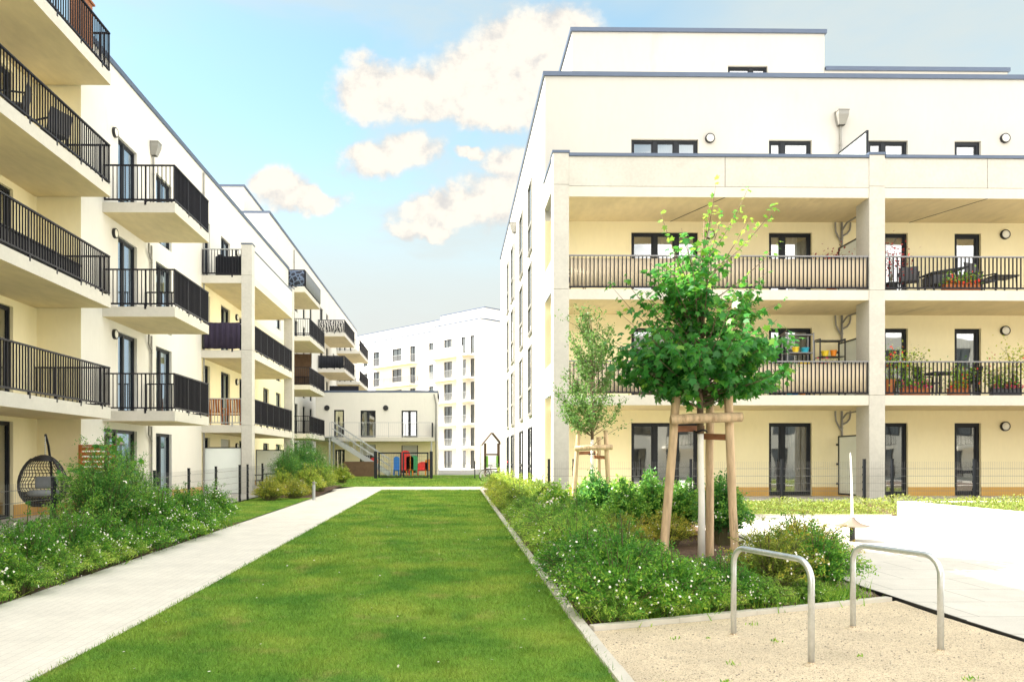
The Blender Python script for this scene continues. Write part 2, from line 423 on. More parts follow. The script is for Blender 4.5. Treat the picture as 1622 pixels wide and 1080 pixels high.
def paver_mat(name, col, bw, bh, joint, jd=.12, rot=0):
    m, nt, bs = new_mat(name); L = nt.links.new
    tc = N(nt, 'ShaderNodeTexCoord'); mp = N(nt, 'ShaderNodeMapping'); mp.inputs['Rotation'].default_value = (0, 0, rot); L(tc.outputs['Object'], mp.inputs[0])
    br = N(nt, 'ShaderNodeTexBrick'); br.inputs['Scale'].default_value = 1.0
    br.inputs['Brick Width'].default_value = bw; br.inputs['Row Height'].default_value = bh; br.inputs['Mortar Size'].default_value = joint; br.inputs['Mortar Smooth'].default_value = .2
    c = Vector(col)
    br.inputs['Color1'].default_value = (*(c * 1.02), 1); br.inputs['Color2'].default_value = (*(c * .98), 1); br.inputs['Mortar'].default_value = (*(c * (1 - jd * 3)), 1)
    L(mp.outputs[0], br.inputs['Vector'])
    n1 = N(nt, 'ShaderNodeTexNoise', Scale=1.6, Detail=6.0, Roughness=.65); L(tc.outputs['Object'], n1.inputs['Vector'])
    mm = N(nt, 'ShaderNodeMapRange'); mm.inputs[1].default_value = .3; mm.inputs[2].default_value = .7; mm.inputs[3].default_value = .90; mm.inputs[4].default_value = 1.07; L(n1.outputs['Fac'], mm.inputs[0])
    n2 = N(nt, 'ShaderNodeTexNoise', Scale=70., Detail=3.0); L(tc.outputs['Object'], n2.inputs['Vector'])
    m2 = N(nt, 'ShaderNodeMapRange'); m2.inputs[1].default_value = .3; m2.inputs[2].default_value = .7; m2.inputs[3].default_value = .92; m2.inputs[4].default_value = 1.06; L(n2.outputs['Fac'], m2.inputs[0])
    p = N(nt, 'ShaderNodeMath', operation='MULTIPLY'); L(mm.outputs[0], p.inputs[0]); L(m2.outputs[0], p.inputs[1])
    sc = N(nt, 'ShaderNodeVectorMath', operation='SCALE'); L(br.outputs['Color'], sc.inputs[0]); L(p.outputs[0], sc.inputs['Scale'])
    L(sc.outputs[0], bs.inputs['Base Color']); bs.inputs['Roughness'].default_value = .9; bs.inputs['Specular IOR Level'].default_value = .2
    iv = N(nt, 'ShaderNodeMath', operation='MULTIPLY_ADD'); L(br.outputs['Fac'], iv.inputs[0]); iv.inputs[1].default_value = -1.; L(n2.outputs['Fac'], iv.inputs[2])
    bp = N(nt, 'ShaderNodeBump', Strength=.3, Distance=.006); L(iv.outputs[0], bp.inputs['Height']); L(bp.outputs[0], bs.inputs['Normal'])
    return m
M['path'] = paver_mat('pale_path_pavers', (.72, .685, .61), .20, .10, .004, .06, R(90))
M['plaza'] = paver_mat('pale_plaza_paving', (.62, .59, .53), 1.2, .8, .010, .12)
def gravel_mat():
    m, nt, bs = new_mat('tan_grit'); L = nt.links.new
    tc = N(nt, 'ShaderNodeTexCoord')
    v = N(nt, 'ShaderNodeTexVoronoi', Scale=130.); L(tc.outputs['Object'], v.inputs['Vector'])
    r = N(nt, 'ShaderNodeValToRGB'); e = r.color_ramp.elements
    e[0].position = 0; e[0].color = (.20, .145, .09, 1); e[1].position = 1; e[1].color = (.84, .71, .53, 1)
    for p_, c_ in ((.12, (.58, .46, .32, 1)), (.5, (.73, .615, .435, 1)), (.85, (.79, .68, .50, 1))):
        q = e.new(p_); q.color = c_
    sp = N(nt, 'ShaderNodeSeparateColor'); L(v.outputs['Color'], sp.inputs[0]); L(sp.outputs[0], r.inputs[0])
    n1 = N(nt, 'ShaderNodeTexNoise', Scale=1.3, Detail=6.0, Roughness=.65); L(tc.outputs['Object'], n1.inputs['Vector'])
    mm = N(nt, 'ShaderNodeMapRange'); mm.inputs[1].default_value = .3; mm.inputs[2].default_value = .7; mm.inputs[3].default_value = .82; mm.inputs[4].default_value = 1.12; L(n1.outputs['Fac'], mm.inputs[0])
    sc = N(nt, 'ShaderNodeVectorMath', operation='SCALE'); L(r.outputs[0], sc.inputs[0]); L(mm.outputs[0], sc.inputs['Scale'])
    L(sc.outputs[0], bs.inputs['Base Color']); bs.inputs['Roughness'].default_value = .95; bs.inputs['Specular IOR Level'].default_value = .15
    bp = N(nt, 'ShaderNodeBump', Strength=.7, Distance=.012); L(v.outputs['Distance'], bp.inputs['Height']); L(bp.outputs[0], bs.inputs['Normal'])
    return m
M['gravel'] = gravel_mat()
def pattern_cloth(name, c1, c2, scale, leafy):
    m, nt, bs = new_mat(name); L = nt.links.new
    tc = N(nt, 'ShaderNodeTexCoord')
    if leafy:
        t = N(nt, 'ShaderNodeTexWave', Scale=scale, Distortion=9.0, Detail=2.0); t.inputs['Detail Scale'].default_value = 1.6
    else:
        t = N(nt, 'ShaderNodeTexVoronoi', Scale=scale, feature='DISTANCE_TO_EDGE')
    L(tc.outputs['Object'], t.inputs['Vector'])
    mr = N(nt, 'ShaderNodeMapRange'); mr.inputs[1].default_value = .45 if leafy else .06; mr.inputs[2].default_value = .55 if leafy else .12
    L(t.outputs[1] if leafy else t.outputs['Distance'], mr.inputs[0])
    mx = N(nt, 'ShaderNodeMix', data_type='RGBA'); L(mr.outputs[0], mx.inputs[0]); mx.inputs[6].default_value = (*c1, 1); mx.inputs[7].default_value = (*c2, 1)
    L(mx.outputs[2], bs.inputs['Base Color']); bs.inputs['Roughness'].default_value = .85
    return m
M['cells'] = pattern_cloth('blue_grey_patterned_cloth', (.12, .16, .24), (.02, .025, .04), 3.2, False)
M['leafcloth'] = pattern_cloth('black_white_leaf_cloth', (.04, .04, .045), (.55, .53, .50), 1.6, True)

def sky_tinted_glass():
    m, nt, bs = new_mat('sky_blue_glass')
    bs.inputs['Base Color'].default_value = (.62, .78, .95, 1); bs.inputs['Metallic'].default_value = 1.0; bs.inputs['Roughness'].default_value = .03  # blue of the reflected sky put into the glass colour
    tr = N(nt, 'ShaderNodeBsdfTransparent'); tr.inputs[0].default_value = (.6, .68, .7, 1)
    mx = N(nt, 'ShaderNodeMixShader'); mx.inputs[0].default_value = .72
    nt.links.new(tr.outputs[0], mx.inputs[1]); nt.links.new(bs.outputs[0], mx.inputs[2]); nt.links.new(mx.outputs[0], nt.nodes['Material Output'].inputs[0])
    return m
M['glass_sky'] = sky_tinted_glass()
# ------------------------------------------------------------------ building kit
def wavy(mb, F, s0, s1, t0, t1, d, amp=.03, wl=.13):
    n = max(6, int((s1 - s0) / wl * 4))
    pts = [(s0 + (s1 - s0) * i / n, d + amp * math.sin(i * math.pi / 2 + .4 * math.sin(i))) for i in range(n + 1)]
    for (a, da), (b, db) in zip(pts, pts[1:]):
        mb.quad(F.p(a, da, t0), F.p(b, db, t0), F.p(b, db, t1), F.p(a, da, t1))
def window(bld, F, s0, s1, t0, t1, mul=(.5,), tr=None, cur=None, blind=0, simple=False, fw=.065, dep=.16, mat='frame', warm=False, gl='glass'):
    f = MB(); a, b = -dep - .005, -dep + .075
    for (x0, x1, y0, y1) in [(s0, s0 + fw, t0, t1), (s1 - fw, s1, t0, t1), (s0 + fw, s1 - fw, t0, t0 + fw), (s0 + fw, s1 - fw, t1 - fw, t1)]:
        f.box(x0, x1, a, b, y0, y1, F)
    ed = [s0 + fw]
    for m_ in mul:
        c = s0 + (s1 - s0) * m_
        f.box(c - fw * .85, c + fw * .85, a, b, t0 + fw, t1 - fw, F); ed += [c - fw * .85, c + fw * .85]
    ed.append(s1 - fw)
    if not simple:
        for i in range(0, len(ed), 2):                        # inner sash profile
            e0, e1 = ed[i], ed[i + 1]; g = .035
            for (x0, x1, y0, y1) in [(e0, e0 + g, t0 + fw, t1 - fw), (e1 - g, e1, t0 + fw, t1 - fw), (e0 + g, e1 - g, t0 + fw, t0 + fw + g), (e0 + g, e1 - g, t1 - fw - g, t1 - fw)]:
                f.box(x0, x1, a + .012, b - .02, y0, y1, F)
    if tr:
        f.box(s0 + fw, s1 - fw, a + .006, b - .01, tr - .05, tr + .05, F)
    w = f.build('window', M[mat], bld)
    g = MB(); g.quad(F.p(s0 + fw * .6, -dep + .03, t0 + fw * .6), F.p(s1 - fw * .6, -dep + .03, t0 + fw * .6), F.p(s1 - fw * .6, -dep + .03, t1 - fw * .6), F.p(s0 + fw * .6, -dep + .03, t1 - fw * .6))
    g.build('pane', M['dglass' if simple else gl], w)
    if not simple:
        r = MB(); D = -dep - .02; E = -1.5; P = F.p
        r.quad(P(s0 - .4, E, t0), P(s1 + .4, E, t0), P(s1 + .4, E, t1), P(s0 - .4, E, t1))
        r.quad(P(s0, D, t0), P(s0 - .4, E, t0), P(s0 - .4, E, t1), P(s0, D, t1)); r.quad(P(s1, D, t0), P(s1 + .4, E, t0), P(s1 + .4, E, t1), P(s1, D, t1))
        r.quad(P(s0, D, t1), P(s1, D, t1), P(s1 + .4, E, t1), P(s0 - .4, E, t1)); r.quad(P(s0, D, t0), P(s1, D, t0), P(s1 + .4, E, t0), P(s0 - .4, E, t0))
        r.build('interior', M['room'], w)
        for c0, c1 in (cur or ()):
            c = MB(); wavy(c, F, s0 + (s1 - s0) * c0, s0 + (s1 - s0) * c1, t0 + .03, t1 - .05, -dep - .14)
            c.build('curtain', M['curtain_warm' if warm else 'curtain'], w)
        if blind:
            c = MB(); c.box(s0 + fw, s1 - fw, -dep + .08, -dep + .10, t1 - blind, t1 - .01, F); c.build('roller_shutter', M['blind'], w)
    return w
def railing_mesh(mb, pts, z0, h=1.0, sp=.112, bw=.016, bd=.038, posts=True, foot=True):
    for p, q in zip(pts, pts[1:]):
        p3 = Vector((p[0], p[1], 0)); q3 = Vector((q[0], q[1], 0)); a = (q3 - p3); Ln = a.length; a.normalize()
        F = Fr(p3, a, Vector((-a.y, a.x, 0)))
        n = max(1, round(Ln / sp))
        for i in range(n + 1):
            s = Ln * i / n
            big = posts and i % 10 == 0
            w_ = .02 if big else bw / 2
            mb.box(s - w_, s + w_, -bd / 2, bd / 2, z0 + .05, z0 + h - .02, F)
            if big and foot and 0 < i < n + 1:
                mb.box(s - .03, s + .03, -.035, .012, z0 - .09, z0 + .05, F)
        mb.box(-.02, Ln + .02, -.024, .024, z0 + .045, z0 + .085, F)
        mb.cur = 1; mb.box(-.025, Ln + .025, -.03, .03, z0 + h - .02, z0 + h + .015, F); mb.cur = 0
def railing(parent, pts, z0, h=1.0, mat='rail', top='rail', **k):
    mb = MB(); railing_mesh(mb, pts, z0, h, **k)
    return mb.build('railing', [M[mat], M[top]], parent)
def balcony(bld, x0, x1, y0, y1, zb, zt, mats=('slab', 'soffit'), name='balcony'):
    mb = MB(); mb.box(x0, x1, y0, y1, zb, zt); mb.m[0] = 1
    return mb.build(name, [M[mats[0]], M[mats[1]]], bld)
def lamp(bld, F, s, t, d=0, r=.145):
    mb = MB(); n = 22
    def ring(rr, dd): return [F.p(s + rr * math.cos(2 * math.pi * i / n), d + dd, t + rr * math.sin(2 * math.pi * i / n)) for i in range(n)]
    rs = [ring(r, 0), ring(r, .07), ring(r * .86, .085), ring(r * .80, .075)]
    for A, B in zip(rs, rs[1:]):
        for i in range(n): mb.quad(A[i], A[(i + 1) % n], B[(i + 1) % n], B[i])
    o = mb.build('wall_lamp', M['black'], bld, smooth=True)
    g = MB(); A = ring(r * .81, .07); B = ring(r * .5, .095); C = ring(r * .1, .103)
    for P, Q in ((A, B), (B, C)):
        for i in range(n): g.quad(P[i], P[(i + 1) % n], Q[(i + 1) % n], Q[i])
    g.quad(*C); g.build('diffuser', M['lampwhite'], o, smooth=True)
def cap(bld, x0, x1, y0, y1, z, h=.14, over=.06, w=.38, sides='NSEW'):
    """metal flashing round a flat roof's parapet"""
    mb = MB(); a, b, c, d = x0 - over, x1 + over, y0 - over, y1 + over
    mb.box(a, b, c, c + w, z, z + h); mb.box(a, b, d - w, d, z, z + h)
    mb.box(a, a + w, c + w, d - w, z, z + h); mb.box(b - w, b, c + w, d - w, z, z + h)
    return mb.build('roof_flashing', M['cap'], bld)
def pipe(bld, F, s, t0, t1, d=.06, r=.034, branch=True, hopper=False):
    mb = MB(); mb.tube([F.p(s, d, t0), F.p(s, d, t1)], r, 10)
    for t in np.arange(t0 + .6, t1, 1.4): mb.tube([F.p(s, d, t), F.p(s, d, t + .04)], r * 1.25, 10)
    if branch:
        for sg in (-1, 1):
            e = .20 if sg < 0 else .26
            mb.tube([F.p(s, d, t1 - .62 if sg < 0 else t1 - .42), F.p(s + sg * e * .6, d, t1 - .42 if sg < 0 else t1 - .34), F.p(s + sg * e * .9, d, t1 - .30 if sg < 0 else t1 - .24), F.p(s + sg * e, d, t1 - .12), F.p(s + sg * e, d, t1)], r * .8, 8)
        mb.tube([F.p(s, d, t1 - .25), F.p(s + .03, d + .25, t1 - .08), F.p(s + .1, d + 1.1, t1 - .04)], r * .8, 8)
    o = mb.build('downpipe', M['pipe'], bld, smooth=True)
    if hopper:
        h = MB(); P = F.p; n = [(.10, t1), (.16, t1 + .28), (.16, t1 + .40)]
        for (w0, z0), (w1, z1) in zip(n, n[1:]):
            A = [P(s - w0, .01, z0), P(s + w0, .01, z0), P(s + w0, .01 + w0 * 1.6, z0), P(s - w0, .01 + w0 * 1.6, z0)]
            B = [P(s - w1, .01, z1), P(s + w1, .01, z1), P(s + w1, .01 + w1 * 1.6, z1), P(s - w1, .01 + w1 * 1.6, z1)]
            for i in range(4): h.quad(A[i], A[(i + 1) % 4], B[(i + 1) % 4], B[i])
        h.quad(*B); h.box(s - .175, s + .175, .012, .28, t1 + .40, t1 + .43, F)
        h.build('rain_hopper', M['pipe'], bld)
    return o

# ------------------------------------------------------------------ right apartment block
YB, YW, ZT = 21.6, 23.85, .52          # balcony front, wall, terrace level
rb = thing('apartment_block', 'cream apartment block with concrete loggias, brown railings and tall columns right of the lawn', 'apartment block', (2.79, YW, 0))
FR = Fr((0, YW, 0), (1, 0, 0), (0, -1, 0))
XR0, XR1, YR1 = 2.79, 30.0, 45.6
xw = lambda px: X_at(px, YW)
zw = lambda py, px=1200: Z_at(py, X_at(px, YW), YW)
tops = [2.74, 5.62, 8.52]
W = [(xw(1000), xw(1106)), (xw(1218), xw(1286)), (xw(1376), xw(1438)), (xw(1512), xw(1554)), (21.5, 23.4), (25., 26.3)]
ops = []
flo = [ZT + .02, 3.42, 6.32, 9.10]
for k in range(3):
    for w in W: ops.append((w[0], w[1], flo[k], tops[k]))
mb = MB(); mb.wall(FR, XR0, XR1, ZT + .27, 8.84, ops); mb.build('loggia_wall', M['plaster_yellow'], rb)
ops2 = [(w[0], w[1], 9.1, 11.34) for w in W]
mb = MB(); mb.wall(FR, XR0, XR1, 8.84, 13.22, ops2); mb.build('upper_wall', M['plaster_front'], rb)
mb = MB(); edges = [XR0] + [e for w in W for e in w] + [XR1]
for i in range(0, len(edges), 2):
    mb = MB(); mb.box(edges[i] + (.003 if i else 0), edges[i + 1] - .003, -.1, .02, ZT - .1, ZT + .27, FR); mb.build('plinth', M['plinth'], rb)
mb = MB(); mb.box(XR0 - .02, XR0 + .1, -21.75, -.1, .0, ZT + .27, FR); mb.build('plinth', M['plinth'], rb)
curs = {(0, 0): [(.0, .03)], (0, 1): [(.55, .72)], (1, 1): [(.05, .3)], (1, 0): [(.62, .97)], (2, 0): [(.40, .97)], (2, 1): [(.03, .30), (.5, .75)], (2, 2): [(.5, .95)], (1, 3): [(.05, .8)], (3, 1): [(.05, .30)], (3, 0): [(.40, .97)], (3, 2): [(.05, .9)], (3, 3): [(.1, .75)], (2, 3): [(.1, .4)], (0, 3): []}
for k in range(4):
    for i, w in enumerate(W):
        t1 = tops[k] if k < 3 else 11.34
        window(rb, FR, w[0], w[1], flo[k], t1, mul={0: (.36, .68), 1: (.34,), 2: (.40,), 3: ()}.get(i, (.5,)), cur=curs.get((k, i), [(.1, .5)]), fw=.075 if i != 3 else .10,
               tr=1.25 if (k == 0 and i == 3) else None)
# long side wall along the lawn
FS = Fr((XR0, 0, 0), (0, 1, 0), (-1, 0, 0))
sops = []
ypx = [(843.5, 838), (829, 824), (814, 810), (806.5, 803.5)]
cols = [(Y_at(a, XR0), Y_at(b, XR0)) for a, b in ypx]
for k in range(4):
    for (a, b) in cols:
        t1 = 2.78 + 2.9 * k
        sops.append((a, b, t1 - 2.45 + (.12 if k == 0 else 0), t1))
mb = MB(); mb.wall(FS, YW, YR1, .0, 13.22, sops, dep=.02); mb.build('side_wall', M['plaster_white'], rb)
for o in sops:
    w = window(rb, FS, o[0], o[1], o[2], o[3], mul=(), tr=o[2] + .95, simple=True, dep=.02, mat='frame' if o[2] < 1.5 else 'pipe')  # upper frames paler: washed-out glare put into their colour
    s = MB(); s.box(o[0] - .04, o[1] + .04, -.015, .09, o[2] - .04, o[2] - .002, FS); s.build('sill', M['pipe'], w)
pipe(rb, FS, Y_at(817.5, XR0), .5, 11.6, branch=False, hopper=True)
mb = MB(); mb.quad((XR0, YR1, 0), (XR1, YR1, 0), (XR1, YR1, 13.22), (XR0, YR1, 13.22)); mb.quad((XR1, YW, 0), (XR1, YR1, 0), (XR1, YR1, 13.22), (XR1, YW, 13.22)); mb.build('rear_wall', M['plaster'], rb)
mb = MB(); mb.box(XR0 + .1, XR1 - .1, YW + .1, YR1 - .1, 12.9, 13.15); mb.build('roof', M['terrace'], rb)
cap(rb, XR0, XR1, YW, YR1, 13.22, h=.13)
# set-back top storey
YP = 26.0; xp = lambda px: X_at(px, YP)
FP = Fr((0, YP, 0), (1, 0, 0), (0, -1, 0))
pw = (xp(1153), xp(1216), 12.6, 14.66)
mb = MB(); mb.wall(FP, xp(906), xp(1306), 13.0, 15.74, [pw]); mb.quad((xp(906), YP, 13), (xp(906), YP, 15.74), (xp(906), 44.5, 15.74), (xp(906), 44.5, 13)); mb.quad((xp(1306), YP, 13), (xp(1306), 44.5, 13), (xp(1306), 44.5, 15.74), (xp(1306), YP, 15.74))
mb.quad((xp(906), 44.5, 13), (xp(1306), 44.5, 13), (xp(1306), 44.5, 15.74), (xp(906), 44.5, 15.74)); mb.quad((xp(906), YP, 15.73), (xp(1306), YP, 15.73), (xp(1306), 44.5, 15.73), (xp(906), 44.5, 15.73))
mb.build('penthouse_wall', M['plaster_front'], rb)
window(rb, FP, *pw, mul=(.6,), cur=[(.05, .95)])
cap(rb, xp(906), xp(1306), YP, 44.5, 15.74, h=.13)
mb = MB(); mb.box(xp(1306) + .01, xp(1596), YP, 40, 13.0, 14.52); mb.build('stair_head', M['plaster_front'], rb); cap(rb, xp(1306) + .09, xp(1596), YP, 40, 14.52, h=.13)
# loggia: columns, slabs, railings
CX0 = [X_at(876, YB), X_at(1377, YB), 20.25]
cw = .44
for x in CX0:
    mb = MB()
    for z0, z1 in ((.30, 3.395), (3.40, 6.295), (6.30, 9.16), (9.165, 10.03)):
        mb.box(x, x + cw, YB, YB + .42, z0, z1)
    c = mb.build('column', M['concrete'], rb, bevel=.012)
    mb = MB(); mb.box(x - .02, x + cw + .02, YB - .02, YB + .44, 10.03, 10.10); mb.build('column_cap', M['cap'], c)
    if x > 5:
        mb = MB(); mb.box(x + .02, x + .20, YB + .42, YB + .75, ZT - .1, 9.1); mb.build('column_fin', M['concrete'], rb)
bays = [(CX0[0] + cw, CX0[1]), (CX0[1] + cw, CX0[2])]
tags_ = {}
for k, (zb, zt) in enumerate(((3.12, 3.40), (6.02, 6.30), (8.84, 9.12))):
    for j, (x0, x1) in enumerate(bays + [(CX0[2] + cw, 29.9)]):
        # slab runs between the columns and back to the wall
        mb = MB(); mb.box(x0 + .004, x1 - .004, YB + .02, YB + .42, zb, zt); mb.m[0] = 1; b0 = len(mb.m)
        mb.box(x0 - (cw / 2 if j or True else 0), x1 + cw / 2, YB + .42, YW - .002, zb, zt); mb.m[b0] = 1
        sl = mb.build('balcony', [M['slab'], M['soffit']], rb)
        jx = X_at(1149, YB) if j == 0 else X_at(1565 + (k == 0) * 0, YB)
        if j < 2 and k == 2:
            m2 = MB(); m2.bar((jx, YB + .02, zb - .004), (jx - .9 + (0.0), YW - .02, zb - .004), .03, .006); m2.build('soffit_joint', M['rail'], sl)
        if k < 2:
            railing(sl, [(x0 + .03, YB + .045), (x1 - .03, YB + .045)], zt + .0, h=.93, top='rail_top', posts=False, bd=.03, bw=.024)
            if j == 0:
                m3 = MB(); m3.box(CX0[0] + .03, CX0[0] + .06, YB + .45, YW - .04, zt + .05, zt + .95); m3.build('side_panel', M['grey_panel'], sl)
        else:
            m3 = MB()
            segs = [x0 + .004, jx - .008, jx + .008, x1 - .004] if j < 2 else [x0 + .004, x1 - .004]
            for i in range(0, len(segs), 2): m3.box(segs[i], segs[i + 1], YB + .02, YB + .20, zt + .012, 9.94)
            if j == 0: m3.box(CX0[0] + .01, CX0[0] + .17, YB + .43, YW - .005, zt + .012, 9.94)
            pa = m3.build('parapet', M['concrete'], sl)
            m3 = MB(); m3.box(x0 + .004, x1 - .004, YB - .02, YB + .24, 9.945, 10.03)
            if j == 0: m3.box(CX0[0] - .02, CX0[0] + .2, YB + .47, YW - .005, 9.945, 10.03)
            m3.build('parapet_flashing', M['cap'], pa)
        tags_[(k, j)] = sl
for k, t in enumerate((11.28, 8.4, 5.5, 2.62)):
    for px in ((1124, 1591) if k < 2 else (1591,)):
        lamp(rb, FR, xw(px), zw((220, 372, 524, 675)[k], px))
for k in range(3):
    pipe(rb, FR, xw(1332), (ZT + .05, 3.42, 6.32)[k], (3.1, 6.0, 8.82)[k])
pipe(rb, FR, xw(1330), 9.15, 11.75, branch=False, hopper=True)
xs = X_at(1374, YB + .45) + .0
for k in range(4):
    z0 = (ZT + .1, 3.5, 6.4, 9.2)[k]; z1 = (2.30, 5.1, 7.98, 10.86)[k]
    mb = MB(); mb.box(xs, xs + .02, YB + .50, YW - .18, z0, z1); sc = mb.build('privacy_screen', M['frost'], rb)
    mb = MB(); mb.box(xs - .02, xs + .04, YB + .46, YB + .50, z0 - .05, z1 + .04); mb.box(xs - .02, xs + .04, YW - .18, YW - .14, z0 - .05, z1 + .04); mb.box(xs - .02, xs + .04, YB + .5, YW - .18, z1, z1 + .04); mb.box(xs - .02, xs + .04, YB + .5, YW - .18, z0 - .05, z0)
    for zz in (z0 + .25, (z0 + z1) / 2, z1 - .25): mb.box(xs - .01, xs + .03, YW - .14, YW - .002, zz, zz + .06)
    mb.build('screen_frame', M['frame'], sc)

# ------------------------------------------------------------------ left row, near block (recessed, long balconies)
XB0, XB1, XRc = -9.75, -8.94, -10.9
FLV = [.14, 2.98, 5.88, 8.78, 11.70]
nb_ = thing('apartment_block', 'cream apartment block nearest on the left with long cantilevered balconies and black railings', 'apartment block', (XRc, 20.8, 0))
FN = Fr((XRc, 0, 0), (0, 1, 0), (1, 0, 0))
nops = []
for k in range(5):
    nops += [(16.9, 19.75, FLV[k] + .02, FLV[k] + 2.42), (10.5, 13.6, FLV[k] + .02, FLV[k] + 2.42)]
mb = MB(); mb.wall(FN, -8, 20.9, FLV[0] + .36, 15.2, nops); mb.build('recessed_wall', M['plaster_yellow'], nb_)
for o in nops: window(nb_, FN, *o[:4], mul=(.34, .67), cur=[(.40, .66)] if o[2] > 2 else [(.4, .6)], warm=o[2] < 2)
mb = MB(); mb.box(XRc - .1, XRc + .02, 19.755, 20.88, FLV[0] - .1, FLV[0] + .36); mb.build('plinth', M['plinth'], nb_); mb = MB(); mb.box(XRc - .1, XRc + .02, 13.61, 16.895, FLV[0] - .1, FLV[0] + .36); mb.build('plinth', M['plinth'], nb_)
mb = MB(); mb.quad((XRc, -8, 0), (-24, -8, 0), (-24, -8, 15.2), (XRc, -8, 15.2)); mb.quad((-24, -8, 0), (-24, 20.9, 0), (-24, 20.9, 15.2), (-24, -8, 15.2)); mb.quad((-24, 20.9, 13.1), (XRc, 20.9, 13.1), (XRc, 20.9, 15.2), (-24, 20.9, 15.2)); mb.build('outer_wall', M['plaster'], nb_)
mb = MB(); mb.box(-23.9, XRc - .05, -7.9, 20.8, 14.8, 15.1); mb.build('roof', M['terrace'], nb_); cap(nb_, -24, XRc, -8, 20.9, 15.2)
mb = MB(); mb.box(-23, XRc - .25, -8, 16.0, 15.1, 19.6); mb.build('penthouse', M['plaster'], nb_)  # unseen top storey, height and length set for the shadow it throws
near_bal = []
for k in range(1, 5):
    b = balcony(nb_, XRc - .02, XB1, 3.0, 20.78, FLV[k] - .30, FLV[k])
    railing(b, [(XB1 - .03, 3.05), (XB1 - .03, 20.74), (XRc + .05, 20.74)], FLV[k] + .02, h=1.02, sp=.115, bd=.028)
    near_bal.append(b)

# ------------------------------------------------------------------ left row, middle block
mbk = thing('apartment_block', 'cream block in the middle of the left row with box balconies and concrete loggia', 'apartment block', (XB0, 30, 0))
FM = Fr((XB0, 0, 0), (0, 1, 0), (1, 0, 0))
ym = lambda px: Y_at(px, XB0)
TP = [2.5, 5.36, 8.16, 11.06]
mops, mlog = [], []
for k in range(4):
    mops += [(ym(165 if k == 0 else 187), ym(217), FLV[k] + .03, TP[k]), (ym(247), ym(272), FLV[k] + .03, TP[k])]
    mlog += [(ym(322), ym(332.5), FLV[k] + .15, TP[k]), (ym(350), ym(364.5), FLV[k] + .15, TP[k]), (ym(379), ym(386.5), FLV[k] + .15, TP[k])]
    mlog += [(ym(417), ym(426), FLV[k] + .9, TP[k]), (ym(437), ym(445), FLV[k] + .15, TP[k])]
YL0, YL1, XLC = 30.75, 38.9, -7.78
mb = MB(); mb.wall(FM, 20.86, 30.80, .58, 12.9, mops); mb.build('street_wall', M['plaster'], mbk)
mb = MB(); mb.wall(FM, 30.80, 47.0, .58, 8.5, [o for o in mlog if o[3] < 9]); mb.build('loggia_wall', M['plaster_yellow'], mbk)
mb = MB(); mb.wall(FM, 30.80, 47.0, 8.5, 12.9, [o for o in mlog if o[3] > 9]); mb.build('upper_wall', M['plaster'], mbk)
mb = MB(); mb.quad((XRc - .02, 20.86, 0), (XB0, 20.86, 0), (XB0, 20.86, 12.9), (XRc - .02, 20.86, 12.9)); mb.build('return_wall', M['plaster_yellow'], mbk)
mb = MB(); mb.quad((-24, 47, 0), (XB0, 47, 0), (XB0, 47, 12.9), (-24, 47, 12.9)); mb.quad((-24, 20.95, 0), (-24, 47, 0), (-24, 47, 12.9), (-24, 20.95, 12.9)); mb.quad((-24, 20.95, 0), (-24, 20.95, 12.9), (XB0, 20.95, 12.9), (XB0, 20.95, 0)); mb.build('outer_wall', M['plaster'], mbk)
mb = MB()
es = sorted([20.84] + [e for o in mops[:2] for e in o[:2]] + [e for o in mlog[:5] if o[2] < .5 for e in o[:2]] + [47.0])
for i in range(0, len(es), 2):
    mb = MB(); mb.box(es[i] + .003, es[i + 1] - .003, -.12, .02, 0., .58, FM); mb.build('plinth', M['plinth'], mbk)
mb = MB(); mb.box(-10.88, XB0, 20.838, 20.95, 0., .5); mb.build('plinth', M['plinth'], mbk)
mb = MB(); mb.box(-23.9, XB0 - .05, 21, 46.9, 12.5, 12.8); mb.build('roof', M['terrace'], mbk); cap(mbk, -24, XB0, 20.92, 47, 12.9, h=.15)
for i, o in enumerate(mops): window(mbk, FM, *o[:4], gl='glass_sky', mul=(.42,), cur=[(.45, .95)] if i % 4 in (0, 3) else [(.05, .4), (.7, .95)])
for i, o in enumerate(mlog): window(mbk, FM, *o[:4], gl='glass_sky', mul=(.5,) if i % 5 in (1, 3) else (), cur=[(.1, .9)] if i % 3 == 0 else None, blind=(.9 if o[2] < 1 and i % 5 == 1 else 0))
mid_bal = []
for k in range(1, 4):
    b = balcony(mbk, XB0 - .02, -7.74, Y_at(277, -7.74), Y_at(331, -7.74), FLV[k] - .28, FLV[k])
    y0, y1 = Y_at(277, -7.74), Y_at(331, -7.74)
    mb = MB(); railing_mesh(mb, [(XB0 + .06, y0 + .03), (-7.77, y0 + .03), (-7.77, y1 - .03), (XB0 + .06, y1 - .03)], FLV[k] + .02, 1.02)
    mb.build('railing', [M['rail'], M['rail']], b)
    mid_bal.append(b)
    lamp(mbk, FM, ym(180.5), FLV[k] + 2.25)
    pipe(mbk, FM, ym(237), FLV[k - 1] + .05, FLV[k] - .28, branch=False)
    p = MB(); p.tube([FM.p(ym(237), .07, FLV[k] - .75), FM.p(ym(232), .07, FLV[k] - .55), FM.p(ym(231), .1, FLV[k] - .28)], .035, 8); p.build('downpipe', M['pipe'], mbk, smooth=True)
    lamp(mbk, FM, ym(374), FLV[k] + 2.15)
lamp(mbk, FM, ym(374), FLV[0] + 2.1)
pipe(mbk, FM, ym(240), FLV[3] + .05, 11.45, branch=False, hopper=True)
pipe(mbk, FM, ym(320.5), .2, 12.8, branch=False)
